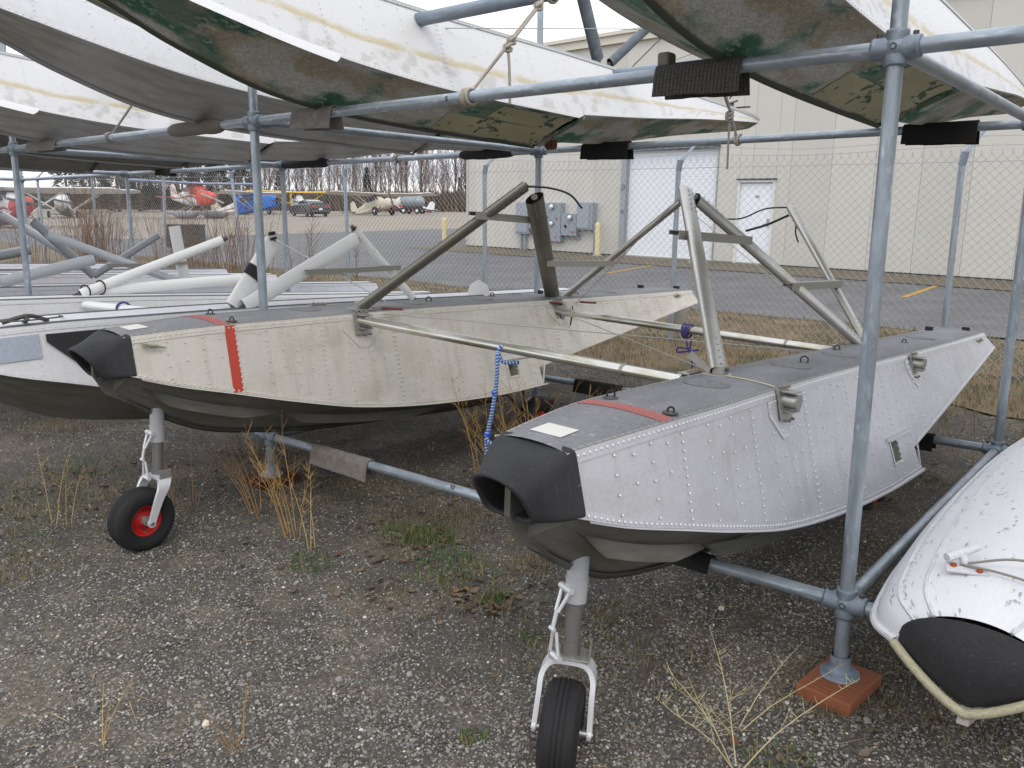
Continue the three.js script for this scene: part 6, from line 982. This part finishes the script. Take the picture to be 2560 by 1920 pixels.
// ---------------------------------------------------------------- loose ground cover (nobody could count it)
const blade = (() => { const g = grid(4, 2, (i, j) => { const t = i / 3, w = 0.5 * (1 - t) ** 0.7; return [(j ? w : -w), t, 0.35 * t * t, j, t]; }); return g; })();
function scatter(name, label, category, geo, m, list) {
  const im = new THREE.InstancedMesh(geo, m, list.length), q = new THREE.Quaternion(), m4 = new THREE.Matrix4(), e = new THREE.Euler(), c = new THREE.Color();
  list.forEach((b, i) => { q.setFromEuler(e.set(b.rx || 0, b.ry || 0, b.rz || 0, 'YXZ')); im.setMatrixAt(i, m4.compose(V(b.x, b.y, b.z), q, V(b.sx, b.sy, b.sz))); im.setColorAt(i, c.setRGB(...b.c)); });
  im.name = numbered(name); tag(im, label, category, null, 'stuff'); im.castShadow = im.receiveShadow = true; scene.add(im); return im;
}
{
  const rnd = rngOf(5), white = mat(0xffffff, 0.95), list = [];
  // pebbles: dense where one stands, thinner away
  const peb = new THREE.IcosahedronGeometry(1, 0);
  const near = (x, z) => Math.hypot(x - 0.2, z - 2.0);
  for (let i = 0; list.length < 200000 && i < 1500000; i++) {
    const x = -7.5 + 10.5 * rnd(), z = -4.5 + 6.8 * rnd(), d = near(x, z); if (rnd() > 1.25 / (1 + (d / 2.0) ** 2)) continue;
    const moss = fbm(x * 0.9 + 3, z * 0.9, 507, 3); if (moss > 0.58 && rnd() < 0.5) continue;
    const big = rnd(), r = big > 0.997 ? 0.009 + 0.006 * rnd() : big > 0.9 ? 0.005 + 0.003 * rnd() : 0.0028 + 0.0028 * rnd(), t = rnd(), L = t > 0.95 ? 0.34 + 0.24 * rnd() : t > 0.45 ? 0.17 + 0.12 * rnd() : 0.065 + 0.08 * rnd(), wm = (rnd() - 0.5) * 0.16;
    list.push({ x, y: gy(x, z) + r * 0.12, z, rx: rnd() * 0.7, ry: rnd() * 6.28, rz: rnd() * 0.7, sx: r * (0.8 + 0.6 * rnd()), sy: r * (0.45 + 0.35 * rnd()), sz: r * (0.8 + 0.5 * rnd()), c: [L * (1.06 + wm), L, L * (0.89 - wm)] });
  }
  scatter('gravel_stones', 'loose grey and white gravel stones over the yard', 'gravel', peb, mat(0xffffff, 0.85), list);
  // dry grass on the verge and in patches on the yard
  const g1 = []; const dry = () => { const k = 0.7 + 0.6 * rnd(); return rnd() < 0.72 ? [0.24 * k, 0.19 * k, 0.115 * k] : rnd() < 0.6 ? [0.2 * k, 0.15 * k, 0.075 * k] : [0.16 * k, 0.17 * k, 0.055 * k]; };
  for (let i = 0; i < 75000; i++) { const x = -22 + 27 * rnd(), z = -9.1 + 5.6 * rnd(), cl = fbm(x * 2.2, z * 2.2, 521, 3); if (z > -4.6 && rnd() < (z + 4.6) * 0.95) continue; if (cl < 0.42 && rnd() < 0.6) continue; const h = (0.03 + 0.07 * rnd()) * (0.5 + cl); g1.push({ x, y: gy(x, z) + 0.008, z, rx: (rnd() - 0.3) * 1.3, ry: rnd() * 6.28, sx: 0.006 + 0.004 * rnd(), sy: h, sz: h, c: dry() }); }
  scatter('dry_grass', 'matted straw coloured dry grass along the fence verge', 'grass', blade, white, g1);
  const g2 = [], patches = []; for (let i = 0; i < 46; i++) { const x = -6 + 7.6 * rnd(), z = -3.6 + 4.3 * rnd() ** 1.2; patches.push([x, z, 0.12 + 0.3 * rnd(), 0]); }
  for (const [x, z, r, n] of [[-4.2, 0.9, 0.5, 0], [-3.9, 1.5, 0.45, 0], [-3.5, 0.7, 0.4, 0], [-4.6, 1.6, 0.5, 0], [-3.2, 1.5, 0.25, 0], [-3.0, 0.0, 0.4, 0], [-2.2, -0.4, 0.5, 0], [-1.7, -1.4, 0.6, 0], [-2.5, -1.8, 0.5, 0]]) patches.push([x, z, r, n]);
  for (const [px, pz, pr] of patches) { const n = Math.round(520 * pr / 0.3); for (let i = 0; i < n; i++) { const a = rnd() * 6.28, q = pr * Math.sqrt(rnd()) * (0.7 + 0.5 * rnd()), x = px + q * Math.cos(a), z = pz + q * Math.sin(a), h = 0.015 + 0.035 * rnd(); g2.push({ x, y: gy(x, z), z, rx: (rnd() - 0.2) * 1.9, ry: rnd() * 6.28, sx: 0.0035 + 0.003 * rnd(), sy: h, sz: h, c: dry().map((v) => v * 0.75) }); } }
  scatter('dead_grass_litter', 'flattened brown dead grass in patches on the gravel', 'grass', blade, white, g2);
  const g3 = []; for (const [px, pz, pr, n, hh] of [[-2.03, 0.0, 0.13, 300, 0.04], [-2.2, 0.05, 0.12, 160, 0.034], [-1.33, 0.3, 0.08, 120, 0.045], [-1.0, 0.48, 0.05, 50, 0.03], [0.02, 0.56, 0.11, 90, 0.04], [-4.1, 1.05, 0.3, 260, 0.03], [-3.6, 1.35, 0.3, 220, 0.028], [-4.5, 0.6, 0.3, 200, 0.035], [-0.55, 1.55, 0.05, 60, 0.03], [0.55, 0.75, 0.08, 60, 0.04], [-2.2, 0.6, 0.1, 90, 0.05], [-1.65, 0.2, 0.2, 240, 0.05], [-2.0, 0.1, 0.2, 160, 0.05], [-0.78, 1.05, 0.05, 50, 0.03]]) for (let i = 0; i < n; i++) { const a = rnd() * 6.28, q = pr * Math.sqrt(rnd()), x = px + q * Math.cos(a), z = pz + q * Math.sin(a), h = hh * (0.5 + rnd()), k = 0.6 + 0.7 * rnd(); g3.push({ x, y: gy(x, z), z, rx: (rnd() - 0.3) * 1.2, ry: rnd() * 6.28, sx: 0.004 + 0.002 * rnd(), sy: h, sz: h, c: rnd() < 0.75 ? [0.075 * k, 0.145 * k, 0.035 * k] : [0.25 * k, 0.2 * k, 0.08 * k] }); }
  scatter('green_grass', 'small fresh green grass tufts sprouting through the gravel', 'grass', blade, white, g3);
  const leaf = grid(4, 3, (i, j) => { const t = i / 3 - 0.5, w = (1 - 4 * t * t * 0.85) * 0.5; return [(j - 1) * w * 0.7, 0.12 * Math.abs(j - 1) + 0.3 * t * t, t, 0, 0]; }), g4 = [];
  const leafSpots = [[-2.05, 0.06, 0.16, 34], [-1.36, 0.33, 0.16, 46], [0.0, 0.62, 0.16, 26], [-0.62, 1.62, 0.06, 14], [-1.6, 0.3, 0.5, 50], [-2.4, 0.4, 0.6, 50], [-3.8, 0.7, 0.7, 60], [-2.0, -1.2, 0.9, 90], [0.5, 0.3, 0.5, 20], [-0.6, -2.4, 0.8, 60]];
  for (const [px, pz, pr, n] of leafSpots) for (let i = 0; i < n; i++) { const a = rnd() * 6.28, q = pr * Math.sqrt(rnd()), x = px + q * Math.cos(a), z = pz + q * Math.sin(a), s = 0.018 + 0.03 * rnd(), k = 0.6 + 0.8 * rnd(); g4.push({ x, y: gy(x, z) + 0.008, z, rx: (rnd() - 0.5) * 0.9, ry: rnd() * 6.28, rz: (rnd() - 0.5) * 0.9, sx: s, sy: s, sz: s, c: rnd() < 0.2 ? [0.17 * k, 0.09 * k, 0.05 * k] : [0.13 * k, 0.095 * k, 0.065 * k] }); }
  scatter('dead_leaves', 'curled brown dead leaves lying in the gravel', 'leaves', leaf, white, g4);
  const g5 = []; for (let i = 0; i < 420; i++) { const x = -4.8 + 6.6 * rnd(), z = -0.6 + 2.7 * rnd(), L = 0.03 + 0.11 * rnd() ** 2, k = 0.6 + 0.7 * rnd(); g5.push({ x, y: gy(x, z) + 0.006, z, rx: 1.5 + (rnd() - 0.5) * 0.25, ry: rnd() * 6.28, sx: 0.0016 + 0.001 * rnd(), sy: L, sz: 0.0016, c: [0.3 * k, 0.22 * k, 0.13 * k] }); }
  scatter('straw_bits', 'scattered pale straw stalks and thin twigs on the gravel', 'straw', new THREE.CylinderGeometry(0.6, 1, 1, 4), white, g5);
}
scene.traverse((o) => { if (o.isMesh) o.castShadow = o.receiveShadow = true; });
renderer.render(scene, camera);
